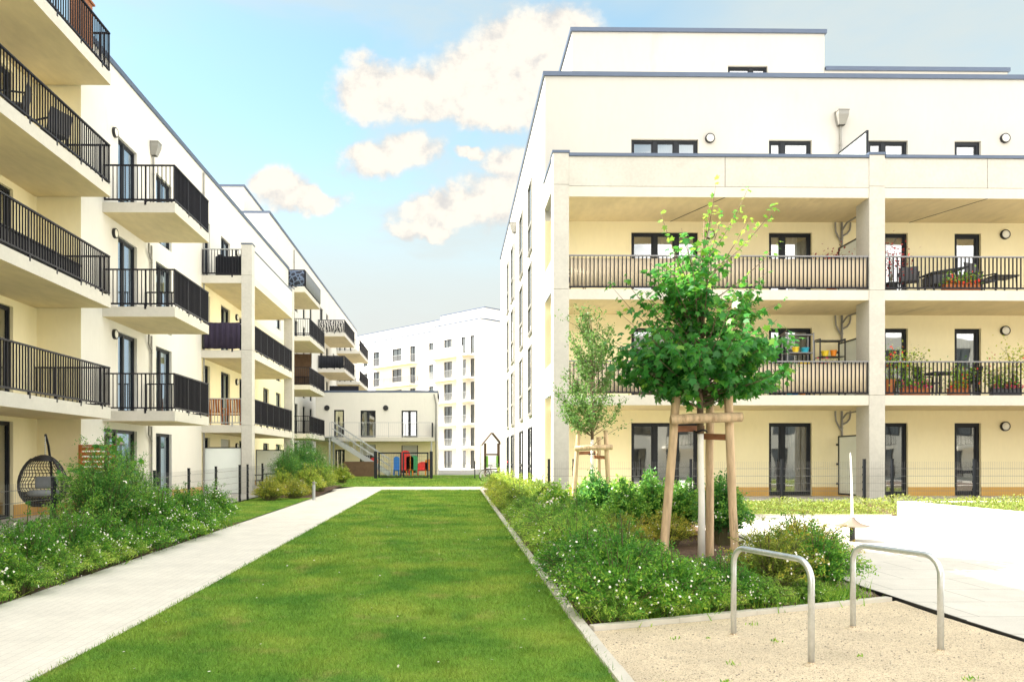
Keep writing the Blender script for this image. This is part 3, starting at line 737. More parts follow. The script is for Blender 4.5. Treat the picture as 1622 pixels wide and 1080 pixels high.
for (y0, y1) in ((YL0, YL0 + .42), (YL1 - .42, YL1)):
    mb = MB()
    for z0, z1 in ((.1, 2.975), (2.98, 5.875), (5.88, 8.775), (8.78, 9.98)): mb.box(XLC - .42, XLC, y0, y1, z0, z1)
    c = mb.build('column', M['concrete'], mbk, bevel=.012)
    mb = MB(); mb.box(XLC - .44, XLC + .02, y0 - .02, y1 + .02, 9.98, 10.03); mb.build('column_cap', M['cap'], c)
for k in range(1, 4):
    z0, z1 = FLV[k] - .30, FLV[k]
    mb = MB(); mb.box(XB0 - .02, XLC - .424, YL0 + .03, YL1 - .03, z0, z1); mb.m[0] = 1; b0 = len(mb.m); mb.box(XLC - .42, XLC - .02, YL0 + .424, YL1 - .424, z0, z1); mb.m[b0] = 1
    b = mb.build('balcony', [M['slab'], M['soffit']], mbk)
    railing(b, [(XB0 + .05, YL0 + .06), (XLC - .44, YL0 + .06)], z1 + .02, h=1.0, mat='rail' if k > 1 else 'rail_light', top='rail_light')
    if k < 3:
        railing(b, [(XLC - .05, YL0 + .44), (XLC - .05, YL1 - .44)], z1 + .02, h=1.0)
    else:
        m3 = MB(); m3.box(XLC - .2, XLC - .02, YL0 + .424, YL1 - .424, z1 + .006, 9.78); pa = m3.build('parapet', M['plaster'], b)
        m3 = MB(); m3.box(XLC - .24, XLC, YL0 + .424, YL1 - .424, 9.785, 9.84); m3.build('parapet_flashing', M['cap'], pa)
    railing(b, [(XB0 + .05, YL1 - .06), (XLC - .44, YL1 - .06)], z1 + .02, h=1.0)
for (y, xa, xb_) in ((YL0 + .25, -9.72, -8.24), (YL1 - .25, -9.6, -8.24)):
    mb = MB(); mb.box(xa + .04, xb_ - .04, y, y + .02, .32, 2.08); sc = mb.build('privacy_screen', M['frost'], mbk)
    mb = MB(); mb.box(xa, xa + .04, y - .02, y + .04, .1, 2.12); mb.box(xb_ - .04, xb_, y - .02, y + .04, .1, 2.12); mb.box(xa + .04, xb_ - .04, y - .02, y + .04, 2.08, 2.12); mb.box(xa + .04, xb_ - .04, y - .02, y + .04, .26, .32); mb.build('screen_frame', M['frame'], sc)

# ------------------------------------------------------------------ left row, far block
fb = thing('apartment_block', 'taller cream apartment block at the far end of the left row with stacked corner balconies', 'apartment block', (-10.9, 60, 0))
XF = -10.9; FF = Fr((XF, 0, 0), (0, 1, 0), (1, 0, 0))
FL2 = [.5, 3.2, 6.1, 9.0, 11.9]
fops = []
for k in range(5):
    for (a, b) in ((48.2, 49.6), (51.0, 52.2), (54.6, 55.8), (57.6, 58.6), (60.4, 61.4), (65.0, 66.6), (68.2, 69.4), (72.0, 73.0), (76, 77.5), (79.5, 80.8), (84., 85.2)):
        fops.append((a, b, FL2[k] + .05, FL2[k] + 2.35))
mb = MB(); mb.wall(FF, 47.005, 90, .4, 16.25, fops); mb.build('street_wall', M['plaster'], fb)
for i, o in enumerate(fops): window(fb, FF, *o[:4], mul=(.5,) if i % 3 else (), simple=True)
mb = MB(); mb.quad((-24, 47.02, 12.8), (XF, 47.02, 12.8), (XF, 47.02, 16.25), (-24, 47.02, 16.25)); mb.quad((-24, 90, 0), (XF, 90, 0), (XF, 90, 16.25), (-24, 90, 16.25)); mb.quad((-24, 47.02, 0), (-24, 90, 0), (-24, 90, 16.25), (-24, 47.02, 16.25)); mb.build('end_wall', M['plaster'], fb)
mb = MB(); mb.box(-23.9, XF - .05, 47.1, 89.9, 15.9, 16.15); mb.build('roof', M['terrace'], fb); cap(fb, -24, XF, 47.08, 90, 16.25, h=.15)
mb = MB(); mb.box(-22, X_at(386, 48.), 48, 72, 16.15, 18.15); mb.build('penthouse', M['plaster'], fb); cap(fb, -22, X_at(386, 48.), 48, 72, 18.15, h=.13)
far_bal = {}
for nm, (y0, y1, x1, ks) in {'P': (47.15, 52.6, -8.5, (1, 2, 3, 4)), 'Q': (63.9, 70.4, -8.72, (2, 3, 4)), 'R': (74.2, 81.8, -8.72, (2, 3, 4))}.items():
    for k in ks:
        xx = x1 - (.3 if (nm == 'P' and k == 4) else 0)
        b = balcony(fb, XF - .02, xx, y0, y1, FL2[k] - .28, FL2[k])
        railing(b, [(XF + .05, y0 + .03), (xx - .03, y0 + .03), (xx - .03, y1 - .03), (XF + .05, y1 - .03)], FL2[k] + .02, h=1.02, sp=.13)
        far_bal[(nm, k)] = b
mb = MB(); mb.box(XF + .02, XF + .10, 52.75, 53.9, 5.9, 8.95); mb.box(XF + .02, XF + 1.5, 52.72, 52.75, 6.12, 8.7); mb.build('loggia_panel', M['wood_dark'], fb)
pipe(fb, FF, 53.6 + .6, .5, 16, branch=False)

# ------------------------------------------------------------------ low building closing the court
YC = 56.0; xc = lambda px: X_at(px, YC); zc = lambda py: Z_at(py, -4, YC)
lb = thing('nursery_building', 'low two storey cream building with railed gallery at the end of the lawn', 'low building', (-5, YC, .55))
FC = Fr((0, YC, 0), (1, 0, 0), (0, -1, 0))
uops = [(xc(529), xc(545), 3.25, zc(649)), (xc(571), xc(595), 3.25, zc(650)), (xc(636), xc(661), 3.25, zc(650))]
lops = [(xc(570), xc(595), 1.2, zc(704)), (xc(636), xc(662), .72, zc(705)), (xc(531), xc(546), .72, zc(712))]
X0, X1 = xc(500), xc(693)
mb = MB(); mb.wall(FC, X0, X1, 3.0, 6.40, uops); mb.quad((X1, YC, 0), (X1, 62, 0), (X1, 62, 6.4), (X1, YC, 6.4)); mb.quad((X0, YC, 0), (X0, 62, 0), (X0, 62, 6.4), (X0, YC, 6.4)); mb.quad((X0, 62, 0), (X1, 62, 0), (X1, 62, 6.4), (X0, 62, 6.4)); mb.build('upper_wall', M['plaster'], lb)
mb = MB(); mb.wall(FC, X0, X1, .3, 3.0, lops); mb.build('ground_wall', M['plaster_yellow'], lb)
for o in uops: window(lb, FC, *o, mul=(.5,) if o[1] - o[0] > .9 else (), cur=[(.1, .35)])
for i, o in enumerate(lops): window(lb, FC, *o, mul=(.5,) if i < 2 else (), blind=.75 if i < 2 else 0)
mb = MB(); mb.box(X0, X1, YC + .02, 62, 6.1, 6.38); mb.build('roof', M['terrace'], lb); cap(lb, X0, X1, YC + .06, 62, 6.40, h=.15)
b = balcony(lb, X0, xc(688), 54.6, YC - .003, 2.92, 3.2)
mb = MB(); xa, xb_ = xc(527), xc(686)
for z in (3.3, 4.22): mb.bar((xa, 54.66, z), (xb_, 54.66, z), .03, .03)
n = int((xb_ - xa) / .9)
for i in range(n + 1): mb.bar((xa + (xb_ - xa) * i / n, 54.66, 3.2), (xa + (xb_ - xa) * i / n, 54.66, 4.22), .035, .035)
for i in range(int((xb_ - xa) / .14)): mb.bar((xa + i * .14, 54.66, 3.3), (xa + i * .14, 54.66, 4.2), .006, .006)
mb.build('gallery_railing', M['rail_light'], b)
mb = MB(); mb.box(xc(684.5), xc(686.5), 54.62, YC - .1, 3.2, 4.2); mb.build('gallery_end', M['frame'], b)
for px in (518, 611):
    mb = MB(); q = FC.p(xc(px), 0, zc(646)); mb.lathe(tuple(q), [(.19, 0), (.19, -.08), (.16, -.11), (0, -.12)], 18, 'y'); mb.build('wall_lamp', M['black'], lb, smooth=True)
mb = MB(); mb.box(xc(519), xc(566), YC + .8, YC + .9, 6.56, 6.95); mb.build('roof_screen', M['rail'], lb)
mb = MB(); mb.tube([(X1 - .1, YC - .06, .6), (X1 - .1, YC - .06, 5.6), (X1 - .25, YC - .06, 6.3)], .05, 8); mb.build('downpipe', M['pipe'], lb, smooth=True)
mb = MB(); mb.tube([(xc(684), 54.72, .6), (xc(684), 54.72, 2.9)], .06, 8); mb.build('gallery_post', M['rail_light'], lb)

# ------------------------------------------------------------------ white block far beyond
wb = thing('apartment_block', 'bright white apartment block standing oblique behind the low building', 'apartment block', (X_at(761, 98), 98, .6))
C0 = Vector((X_at(761, 98), 98, 0)); U0 = Vector((-.669, .743, 0)); N0 = Vector((-.743, -.669, 0))
FW = Fr(C0, U0, N0)
def s_at(px):
    k = (px - CX) / FPX
    return (k * (C0.y * cs + C0.x * sn) - (C0.x * cs - C0.y * sn)) / ((U0.x * cs - U0.y * sn) - k * (U0.y * cs + U0.x * sn))
FLW = [.5, 3.35, 6.25, 9.15, 12.05, 14.95]
wops = []
for k in range(6):
    for (a, b, lo) in ((751.5, 745, .1), (738, 730.5, .1), (716, 703, .1), (655, 646, .1), (633, 618, .6), (598, 588, .1), (684, 676, .1), (579, 572, .5)):
        wops.append((s_at(a), s_at(b), FLW[k] + lo, FLW[k] + 2.35))
s1 = s_at(688.5); s2 = s_at(540)
mb = MB(); mb.wall(FW, 0, s1, .3, 19.2, [o for o in wops if o[0] < s1], dep=.2); mb.build('tower_wall', M['plaster_white'], wb)
mb = MB(); mb.wall(FW, s1, s2, .3, 18.75, [o for o in wops if o[0] > s1], dep=.2, d=-.35); mb.build('long_wall', M['plaster_white'], wb)
FW2 = Fr(C0 - N0 * .35, U0, N0)
for i, o in enumerate(wops): window(wb, FW if o[0] < s1 else FW2, *o[:4], mul=(.5,) if o[1] - o[0] > 1.1 else (), simple=True, dep=.2)
V0 = Vector((.669, .743, 0)).normalized(); V0 = Vector((-N0.x, -N0.y, 0)).normalized()
mb = MB(); P = FW.p
mb.quad(P(0, 0, 0), P(0, -9, 0), P(0, -9, 19.2), P(0, 0, 19.2)); mb.quad(P(s2, -9, 0), P(s2, 0, 0), P(s2, 0, 18.7), P(s2, -9, 18.7)); mb.quad(P(0, -9, 0), P(s2, -9, 0), P(s2, -9, 18.7), P(0, -9, 18.7)); mb.build('side_wall', M['plaster'], wb)
mb = MB(); mb.box(.1, s2 - .1, -8.9, -.5, 18.3, 18.6, FW); mb.build('roof', M['terrace'], wb)
mb = MB(); mb.box(-.05, s1, -.3, .06, 19.2, 19.34, FW); mb.box(-.05, .3, -9, -.3, 19.2, 19.34, FW); mb.box(s1 + .05, s2, -.65, -.29, 18.75, 18.88, FW); mb.build('roof_flashing', M['cap'], wb)
mb = MB(); mb.box(.3, s1, -8.6, -1.0, 18.6, 20.75, FW); mb.box(s1, s2, -8.6, -1.3, 18.6, 20.35, FW); mb.build('penthouse', M['plaster_white'], wb)
mb = MB(); mb.box(.25, s1, -1.3, -.94, 20.75, 20.87, FW); mb.box(.25, .6, -8.6, -1.3, 20.75, 20.87, FW); mb.box(s1 + .05, s2, -1.6, -1.24, 20.35, 20.46, FW); mb.build('penthouse_flashing', M['cap'], wb)
for k in range(1, 6):
    sa, sb = s_at(752) , s1 + .02
    mb = MB(); mb.box(sa, sb, .003, 1.3, FLW[k] - .25, FLW[k], FW); mb.m[0] = 1; b = mb.build('balcony', [M['slab'], M['soffit']], wb)
    if k == 5:
        mb = MB(); mb.box(s_at(737), sb, 1.15, 1.3, FLW[k] + .004, FLW[k] + 1.0, FW); mb.build('parapet', M['plaster_white'], b)
    else:
        p = [FW.p(sa + .03, 1.27, 0), FW.p(sb - .03, 1.27, 0), FW.p(sb - .03, .05, 0)]
        railing(b, [(q.x, q.y) for q in p], FLW[k] + .01, h=1.0, mat='rail_light', top='rail_light', sp=.16)
    if k in (3, 4, 5):
        sa, sb = s_at(659), s_at(592)
        mb = MB(); mb.box(sa, sb, -.347, 1.2, FLW[k] - .25, FLW[k], FW); mb.m[0] = 1; b = mb.build('balcony', [M['slab'], M['soffit']], wb)
        p = [FW.p(sa + .03, -.3, 0), FW.p(sa + .03, 1.17, 0), FW.p(sb - .03, 1.17, 0)]
        railing(b, [(q.x, q.y) for q in p], FLW[k] + .01, h=1.05, mat='rail_top', top='rail_light', sp=.14)
mb = MB(); mb.box(s_at(742), s_at(736.5), .95, 1.36, .3, FLW[5] + 1.05, FW); mb.build('column', M['white_wall'], wb)

# ------------------------------------------------------------------ block opposite, seen only as a reflection in the right block's panes
ob = thing('apartment_block', 'pale apartment block opposite the right block, mirrored in its ground floor windows', 'apartment block', (14, -20, 0))
FO = Fr((0, -20, 0), (1, 0, 0), (0, 1, 0)); oops = []
for k in range(4):
    for x in np.arange(3, 70, 3.1): oops.append((x, x + (1.8 if k % 2 else 1.2), .9 + 2.9 * k - (.7 if k == 0 else 0), 2.6 + 2.9 * k))
mb = MB(); mb.wall(FO, 1.5, 72, -.1, 12.2, oops); mb.build('street_wall', M['plaster'], ob)
for o in oops: window(ob, FO, *o, mul=(.5,), simple=True)
for k in range(1, 4):
    for x in (5.6, 18, 31, 43, 55): b = balcony(ob, x, x + 6.5, -20.02, -18.4, 2.9 * k - .25, 2.9 * k); railing(b, [(x + .03, -18.43), (x + 6.47, -18.43)], 2.9 * k, h=1.0, sp=.2)
mb = MB(); mb.quad((1.5, -20, -.1), (1.5, -32, -.1), (1.5, -32, 12.2), (1.5, -20, 12.2)); mb.quad((72, -20, -.1), (72, -32, -.1), (72, -32, 12.2), (72, -20, 12.2)); mb.quad((1.5, -32, -.1), (72, -32, -.1), (72, -32, 12.2), (1.5, -32, 12.2)); mb.build('outer_wall', M['plaster'], ob)
mb = MB(); mb.box(1.6, 71.9, -31.9, -20.1, 11.9, 12.15); mb.build('roof', M['terrace'], ob)
# ------------------------------------------------------------------ ground, paths, beds
def patch(name, c, dz, nx, ny, mat, kind='structure', noise=0, parent=None):
    (ax, ay), (bx, by), (cx_, cy_), (dx, dy) = c          # near-left, near-right, far-right, far-left
    vs, fs = [], []
    rg = random.Random(name)
    for j in range(ny + 1):
        for i in range(nx + 1):
            u, v = i / nx, j / ny
            x = (ax * (1 - u) + bx * u) * (1 - v) + (dx * (1 - u) + cx_ * u) * v
            y = (ay * (1 - u) + by * u) * (1 - v) + (dy * (1 - u) + cy_ * u) * v
            vs.append((x, y, zg(x, y) + dz + (rg.uniform(-noise, noise) if noise else 0)))
    for j in range(ny):
        for i in range(nx):
            a = j * (nx + 1) + i
            fs.append((a, a + 1, a + nx + 2, a + nx + 1))
    me = bpy.data.meshes.new(name); me.from_pydata(vs, [], fs); me.update()
    o = link(name, me, M[mat]); tag(o, kind=kind)
    if noise: me.polygons.foreach_set('use_smooth', [True] * len(fs))
    return o
xs_ = [-400, -120, -40, -24, -12, -7, -3, 0, 2, 3, 4, 5, 8, 14, 20, 40, 120, 400]; ys_ = [-60, -10, 0, 4, 8, 10, 12, 15, 18, 21, 24, 30, 40, 58, 80, 120, 300, 800]
vs = [(x, y, zg(x, y) - .09) for y in ys_ for x in xs_]
fs = [(j * len(xs_) + i, j * len(xs_) + i + 1, (j + 1) * len(xs_) + i + 1, (j + 1) * len(xs_) + i) for j in range(len(ys_) - 1) for i in range(len(xs_) - 1)]
me = bpy.data.meshes.new('ground'); me.from_pydata(vs, [], fs); g = link('ground', me, M['soil']); tag(g, kind='structure')

patch('lawn', [(-3.12, -3), (1.22, -3), (1.22, 34.4), (-3.12, 34.4)], 0.0, 6, 40, 'lawn')
patch('lawn', [(-11, 37.5), (2.75, 37.5), (2.75, 55.9), (-11, 55.9)], 0.0, 8, 20, 'lawn')
patch('lawn', [(-7.05, 18.8), (-5.04, 18.8), (-5.04, 28.5), (-7.05, 28.5)], 0.01, 4, 12, 'lawn')
patch('path', [(-5.0, -3), (-3.20, -3), (-3.20, 34.4), (-5.0, 34.4)], 0.0, 3, 40, 'path')
patch('path', [(-5.4, 34.4), (1.9, 34.4), (2.2, 37.5), (-4.6, 37.5)], 0.002, 8, 4, 'path')
patch('planting_bed', [(-7.05, -3), (-5.0, -3), (-5.0, 18.8), (-7.05, 18.8)], -.004, 8, 60, 'mulch', noise=.02)
patch('planting_bed', [(-7.05, 28.5), (-5.04, 28.5), (-5.44, 40), (-7.05, 40)], 0.01, 6, 20, 'mulch', noise=.02)
patch('planting_bed', [(1.3, 7.46), (4.98, 8.93), (5.6, 21.0), (1.3, 21.0)], 0.0, 20, 60, 'mulch', noise=.03)
patch('planting_bed', [(1.3, 21.0), (2.75, 21.0), (2.75, 34.3), (1.3, 34.3)], 0.0, 8, 40, 'mulch', noise=.02)
patch('gravel', [(1.25, -3), (5.05, -3), (5.02, 8.86), (1.3, 7.36)], 0.0, 20, 60, 'gravel', noise=.004)
patch('plaza', [(5.06, -3), (24, -3), (24, 18.2), (5.06, 18.2)], 0.0, 16, 24, 'plaza')
patch('terrace', [(-10.95, -3), (-7.1, -3), (-7.1, 47), (-10.95, 47)], 0.03, 6, 30, 'terrace')
mb = MB(); mb.box(2.72, 30, 21.12, 23.86, -.2, ZT); tag(mb.build('terrace', M['terrace']), kind='structure')

def kerb(name, pts, w, h, mat, seg=1.0, jit=.006):
    """kerb stones laid along a line following the ground, butted with small joints"""
    mb = MB()
    for (ax, ay), (bx, by) in zip(pts, pts[1:]):
        L_ = math.hypot(bx - ax, by - ay); n = max(1, round(L_ / seg))
        for i in range(n):
            t0, t1 = i / n + .002 / L_, (i + 1) / n - .002 / L_
            p = Vector((ax + (bx - ax) * t0, ay + (by - ay) * t0, 0)); q = Vector((ax + (bx - ax) * t1, ay + (by - ay) * t1, 0))
            z0, z1 = zg(p.x, p.y), zg(q.x, q.y); j = random.uniform(-jit, jit)
            d = (q - p).normalized(); s = Vector((-d.y, d.x, 0)) * w / 2
            b = len(mb.v)
            for (c, z) in ((p, z0), (q, z1)):
                mb.v += [tuple(c - s + Vector((0, 0, z - .12))), tuple(c + s + Vector((0, 0, z - .12))), tuple(c + s + Vector((0, 0, z + h + j))), tuple(c - s + Vector((0, 0, z + h + j)))]
            for f in ((0, 1, 2, 3), (7, 6, 5, 4), (0, 4, 5, 1), (1, 5, 6, 2), (2, 6, 7, 3), (3, 7, 4, 0)): mb.f.append(tuple(b + k for k in f)); mb.m.append(0)
    o = mb.build(name, M[mat], bevel=.003 if w > .05 else 0)
    return tag(o, kind='structure')
kerb('kerb', [(1.235, 3), (1.235, 34.4)], .11, .035, 'kerb')
kerb('kerb', [(1.31, 7.42), (4.95, 8.88)], .09, .05, 'kerb')
kerb('kerb', [(-3.125, -1), (-3.125, 34.4)], .12, .008, 'path', jit=0)
kerb('edging', [(5.06, 2), (5.06, 9.6)], .02, .022, 'black', 2.0)
kerb('edging', [(5.06, 9.6), (5.6, 18.2)], .03, .02, 'black', 2.0)
kerb('kerb', [(5.6, 18.28), (10.25, 18.28)], .08, .03, 'kerb')

# white retaining wall of the raised planter
rw = MB(); rw.box(10.28, 10.50, 11.0, 18.1, 0.0, .66); rw.box(10.5, 24, 17.9, 18.1, 0.0, .66); rw.box(10.5, 24, 11.0, 11.2, 0.0, .66)
o = rw.build('retaining_wall', M['white_wall'], bevel=.01); tag(o, 'low white concrete wall of the raised planter at the right of the plaza', 'low wall')
mb = MB(); mb.box(10.5, 24, 11.2, 17.9, 0, .55); tag(mb.build('planting_bed', M['mulch']), kind='structure')

# ------------------------------------------------------------------ mown grass
def grass():
    rg = np.random.default_rng(3)
    P = []
    def add(x0, x1, y0, y1, dens, ln, wd):
        n = int((x1 - x0) * (y1 - y0) * dens)
        x = rg.uniform(x0, x1, n); y = rg.uniform(y0, y1, n)
        P.append(np.stack([x, y, np.full(n, ln), np.full(n, wd)], 1))
    add(-3.06, 1.16, 5.2, 8, 5200, .040, .0055)
    add(-3.06, 1.16, 8, 12, 3000, .042, .0075)
    add(-3.06, 1.16, 12, 20, 1300, .045, .012)
    add(-3.06, 1.16, 20, 34.4, 600, .05, .02)
    add(-11, 2.7, 37.6, 54, 120, .06, .035)
    add(-7.0, -5.06, 19, 28, 1000, .05, .014)
    # longer fringes along the edges
    add(1.12, 1.22, 5.2, 34, 900, .07, .008); add(-3.10, -3.0, 5.2, 34, 700, .05, .008)
    # tufts
    for _ in range(46):
        cx, cy = rg.uniform(-2.9, 1.1), rg.uniform(5.5, 14)
        n = int(rg.integers(60, 220)); a = rg.normal(0, .07, (n, 2))
        P.append(np.stack([np.clip(cx + a[:, 0], -3.06, 1.16), cy + a[:, 1], np.full(n, .065), np.full(n, .006)], 1))
    P = np.concatenate(P); n = len(P)
    z = .012 * np.clip(P[:, 1] - 8, 0, 50)
    f = np.clip((P[:, 0] - 2) / 3, 0, 1); z = z + f * .03 * np.clip(P[:, 1] - 12, 0, 9)
    pos = np.stack([P[:, 0], P[:, 1], z - .004], 1)
    L = P[:, 2] * rg.uniform(.55, 1.35, n); Wd = P[:, 3] * rg.uniform(.7, 1.3, n)
    D = rnd(rg, n, .55); D[:, 2] = 1.0
    Nn = rnd(rg, n); Nn[:, 2] *= .2
    V = leaf_polys(pos, D, Nn, L, Wd, GRS)
    o = arrays_mesh('grass', V, 3, M['blade'], None, rg.uniform(0, 1, n))
    tag(o, 'short mown green grass with yellowish patches across the lawn', 'grass', kind='stuff')
grass()
def scatter_flowers():
    rg = np.random.default_rng(11); V = []
    n = 60
    x = rg.uniform(-2.9, 1.1, n); y = rg.uniform(5.6, 20, n)
    pos = np.stack([x, y, .012 * np.clip(y - 8, 0, 50) + .045], 1)
    D = rnd(rg, n); D[:, 2] *= .2; Nn = np.tile([0, 0, 1.], (n, 1)) + rnd(rg, n, .3)
    V = leaf_polys(pos, D, Nn, rg.uniform(.008, .016, n), rg.uniform(.008, .016, n), PETAL)
    o = arrays_mesh('lawn_daisies', V, 10, M['whiteflower']); tag(o, 'tiny white clover flowers scattered over the lawn', 'flowers', kind='stuff')
scatter_flowers()
def pebbles():
    rg = random.Random(5); mb = MB()
    for _ in range(260):
        u = rg.random(); x = 4.0 + .95 * rg.random(); y = 9.0 + (x - 4) * .2 + rg.random() * .9; r = rg.uniform(.015, .045); z = zg(x, y)
        n = 7; b = [(x + r * math.cos(2 * math.pi * i / n) * rg.uniform(.7, 1.1), y + r * math.sin(2 * math.pi * i / n) * rg.uniform(.7, 1.1)) for i in range(n)]
        lo = [(px, py, z) for px, py in b]; hi = [(x + (px - x) * .65, y + (py - y) * .65, z + r * .9) for px, py in b]
        for i in range(n): mb.quad(lo[i], lo[(i + 1) % n], hi[(i + 1) % n], hi[i])
        mb.quad(*hi)
    tag(mb.build('pebbles', M['pebble'], smooth=True), 'loose brown and grey stones in the corner of the bed beside the black edging', 'stones', kind='stuff')
    mb = MB()
    for _ in range(900):
        x = rg.uniform(1.35, 5.0); y = rg.uniform(5.2, 8.4)
        if y > 7.3 + (x - 1.3) * .4: continue
        r = rg.uniform(.004, .010); z = zg(x, y) + .002; n = 5
        lo = [(x + r * math.cos(2 * math.pi * i / n), y + r * math.sin(2 * math.pi * i / n), z) for i in range(n)]
        for i in range(n): mb.quad(lo[i], lo[(i + 1) % n], (x, y, z + r * .8))
    tag(mb.build('grit', M['pebble'], smooth=True), 'loose darker grit lying on the tan gravel under the bike stands', 'grit', kind='stuff')
pebbles()
# ------------------------------------------------------------------ shrubs and trees
def shrub_src(name, seed, nst, h, r, lf, per, up=.5, flowers=0, fmat='whiteflower', mat='cinq', shape=LEAF4, fs=.018, spread=.05, lw=.45, t0=.3, droop=.25, flat=.6, jitter=.35):
    """one shrub: Empty > foliage, stems, flowers"""
    rg = np.random.default_rng(seed)
    root = thing(name, None, 'shrub')
    LP, LD, LN, LL, LT, FP_ = [], [], [], [], [], []
    st = MB()
    for i in range(nst):
        ph = rg.uniform(0, 2 * math.pi); rho = r * math.sqrt(rg.uniform(.0, 1)); rr = rho / r
        H = h * (1 - flat * rr ** 2) * (rg.uniform(.66, 1.08) if i % 9 else rg.uniform(1.05, 1.32))
        a = np.array([math.cos(ph) * rho * .25, math.sin(ph) * rho * .25, 0])
        c = np.array([math.cos(ph) * rho, math.sin(ph) * rho, H])
        b = np.array([math.cos(ph) * rho * (.35 if up > .5 else .65), math.sin(ph) * rho * (.35 if up > .5 else .65), H * (1.0 + droop * rg.uniform(-.3, 1.6))])
        k = max(3, int(per * rg.uniform(.7, 1.3)))
        t = np.sort(rg.uniform(t0, 1.0, k))
        p = bez(a, b, c, t); tg = bez_t(a, b, c, t)
        LP.append(p + rnd(rg, k, spread * .5) * (1.1 - .7 * t[:, None])); LD.append(tg * .7 + rnd(rg, k, .75)); LN.append(rnd(rg, k, .6) + np.array([0, 0, 1.]))
        LL.append(lf * rg.uniform(.6, 1.3, k) * (1.1 - .35 * t))
        tip = np.clip((t - .6) / .4, 0, 1)
        LT.append(np.clip(.06 + .60 * tip * (.35 + .65 * rr) + rg.normal(0, jitter * .45, k) + rg.normal(0, .10), 0, .8))  # lighter tips, darker inside: young leaves plus shade put into the tint
        if i % 3 == 0:
            st.tube([tuple(q) for q in bez(a, b, c, [0, .35, .7, .95])], [.007, .006, .004, .002], 4, cap=False)
        if flowers and rg.uniform() < flowers:
            m_ = rg.integers(1, 4)
            FP_.append(c[None, :] + rnd(rg, m_, .035) + tg[-1:] * .02)
    P = np.concatenate(LP); Dv = np.concatenate(LD); Nv = np.concatenate(LN); L = np.concatenate(LL); T = np.concatenate(LT)
    P[:, 2] = np.maximum(P[:, 2], .02)
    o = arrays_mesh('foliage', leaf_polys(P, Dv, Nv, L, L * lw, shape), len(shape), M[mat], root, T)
    st.build('stems', M['stem'], root, local=True)
    if FP_:
        F_ = np.concatenate(FP_); n = len(F_)
        out = norm(F_ - np.array([0, 0, h * .3])); Nn = out + rnd(rg, n, .4)
        tag(arrays_mesh('flowers', leaf_polys(F_, np.cross(Nn, rnd(rg, n)), Nn, fs * rg.uniform(.7, 1.3, n), fs * rg.uniform(.7, 1.3, n), PETAL), 10, M[fmat], root), kind='stuff')
    return root
SRC = {
 'cinq': [shrub_src('flowering_shrub', 21 + i, 230, .80, .70, .052, 36, .45, .36, fs=.018, spread=.08) for i in range(3)],
 'cinqlow': [shrub_src('flowering_shrub', 31 + i, 220, .55, .66, .044, 36, .45, .30, fs=.014, spread=.07, mat='cinq') for i in range(3)],
 'soft': [shrub_src('soft_shrub', 36 + i, 250, .50, .66, .050, 36, .65, .08, fs=.012, spread=.06, mat='rose', lw=.25, flat=.5) for i in range(2)],
 'olive': [shrub_src('bushy_shrub', 41 + i, 220, .62, .62, .040, 36, .5, .10, fs=.014, spread=.06, mat='cinq_olive') for i in range(2)],
 'hedge': [shrub_src('hedge_shrub', 51 + i, 230, .80, .68, .052, 34, .6, .08, fs=.016, spread=.07, mat='hedge') for i in range(2)],
 'rose': [shrub_src('broadleaf_shrub', 61 + i, 210, .85, .60, .080, 30, .6, .55, 'paleflower', fs=.034, mat='rose', shape=LEAF6, lw=.7, spread=.10, flat=.45) for i in range(2)],
 'dark': [shrub_src('dark_shrub', 71, 260, .95, .55, .062, 34, .6, .06, fs=.016, mat='feather', shape=LEAF6, lw=.6, spread=.10, flat=.4)],
 'feather': [shrub_src('feathery_shrub', 81, 420, 1.62, .98, .052, 46, .7, .03, fs=.02, mat='feather', spread=.16, flat=.5, lw=.42, t0=.22), shrub_src('feathery_shrub', 82, 340, 1.75, 1.0, .06, 40, .7, .05, fs=.02, mat='feather', spread=.16, flat=.45, t0=.22)],
 'fern': [shrub_src('feathery_shrub', 85, 150, .66, .62, .060, 52, .6, .0, mat='cinq', spread=.045, flat=.45, lw=.26, droop=.5, t0=.15), shrub_src('feathery_shrub', 86, 130, .74, .58, .055, 52, .7, .06, fs=.014, mat='rose', spread=.045, flat=.4, lw=.28, droop=.3, t0=.15)],
 'spiky': [shrub_src('upright_shrub', 91, 230, .80, .66, .044, 48, .85, .12, fs=.013, mat='cinq_olive', spread=.035, flat=.5, lw=.35, droop=-.05), shrub_src('upright_shrub', 92, 260, .62, .62, .042, 40, .7, .14, fs=.014, mat='cinq', spread=.05, flat=.5)],
}
used = set()
HT = {'cinq': .8, 'cinqlow': .55, 'soft': .5, 'fern': .75, 'olive': .62}
def plant(kind, i, x, y, s, rz, label, group, sz=None):
    src = SRC[kind][i % len(SRC[kind])]
    if kind in HT and 2.35 < x < 4.9 and 8 < y < 12: s = min(s, max(.42, (1.6 - 150 * y / 1250) * .82 / HT[kind]))   # low planting before the staked tree
    o = src if src.name not in used else copy_tree(src)
    used.add(src.name) if o is src else None
    return put(o, (x, y, zg(x, y) - .01), rz, (s, s, sz or s), label, group)
rp = random.Random(99)
def row(kind, pts, label, group, s0=.9, s1=1.15):
    for n_, (x, y) in enumerate(pts):
        plant(kind, n_, x, y, rp.uniform(s0, s1), rp.uniform(0, 6.28), label, group)
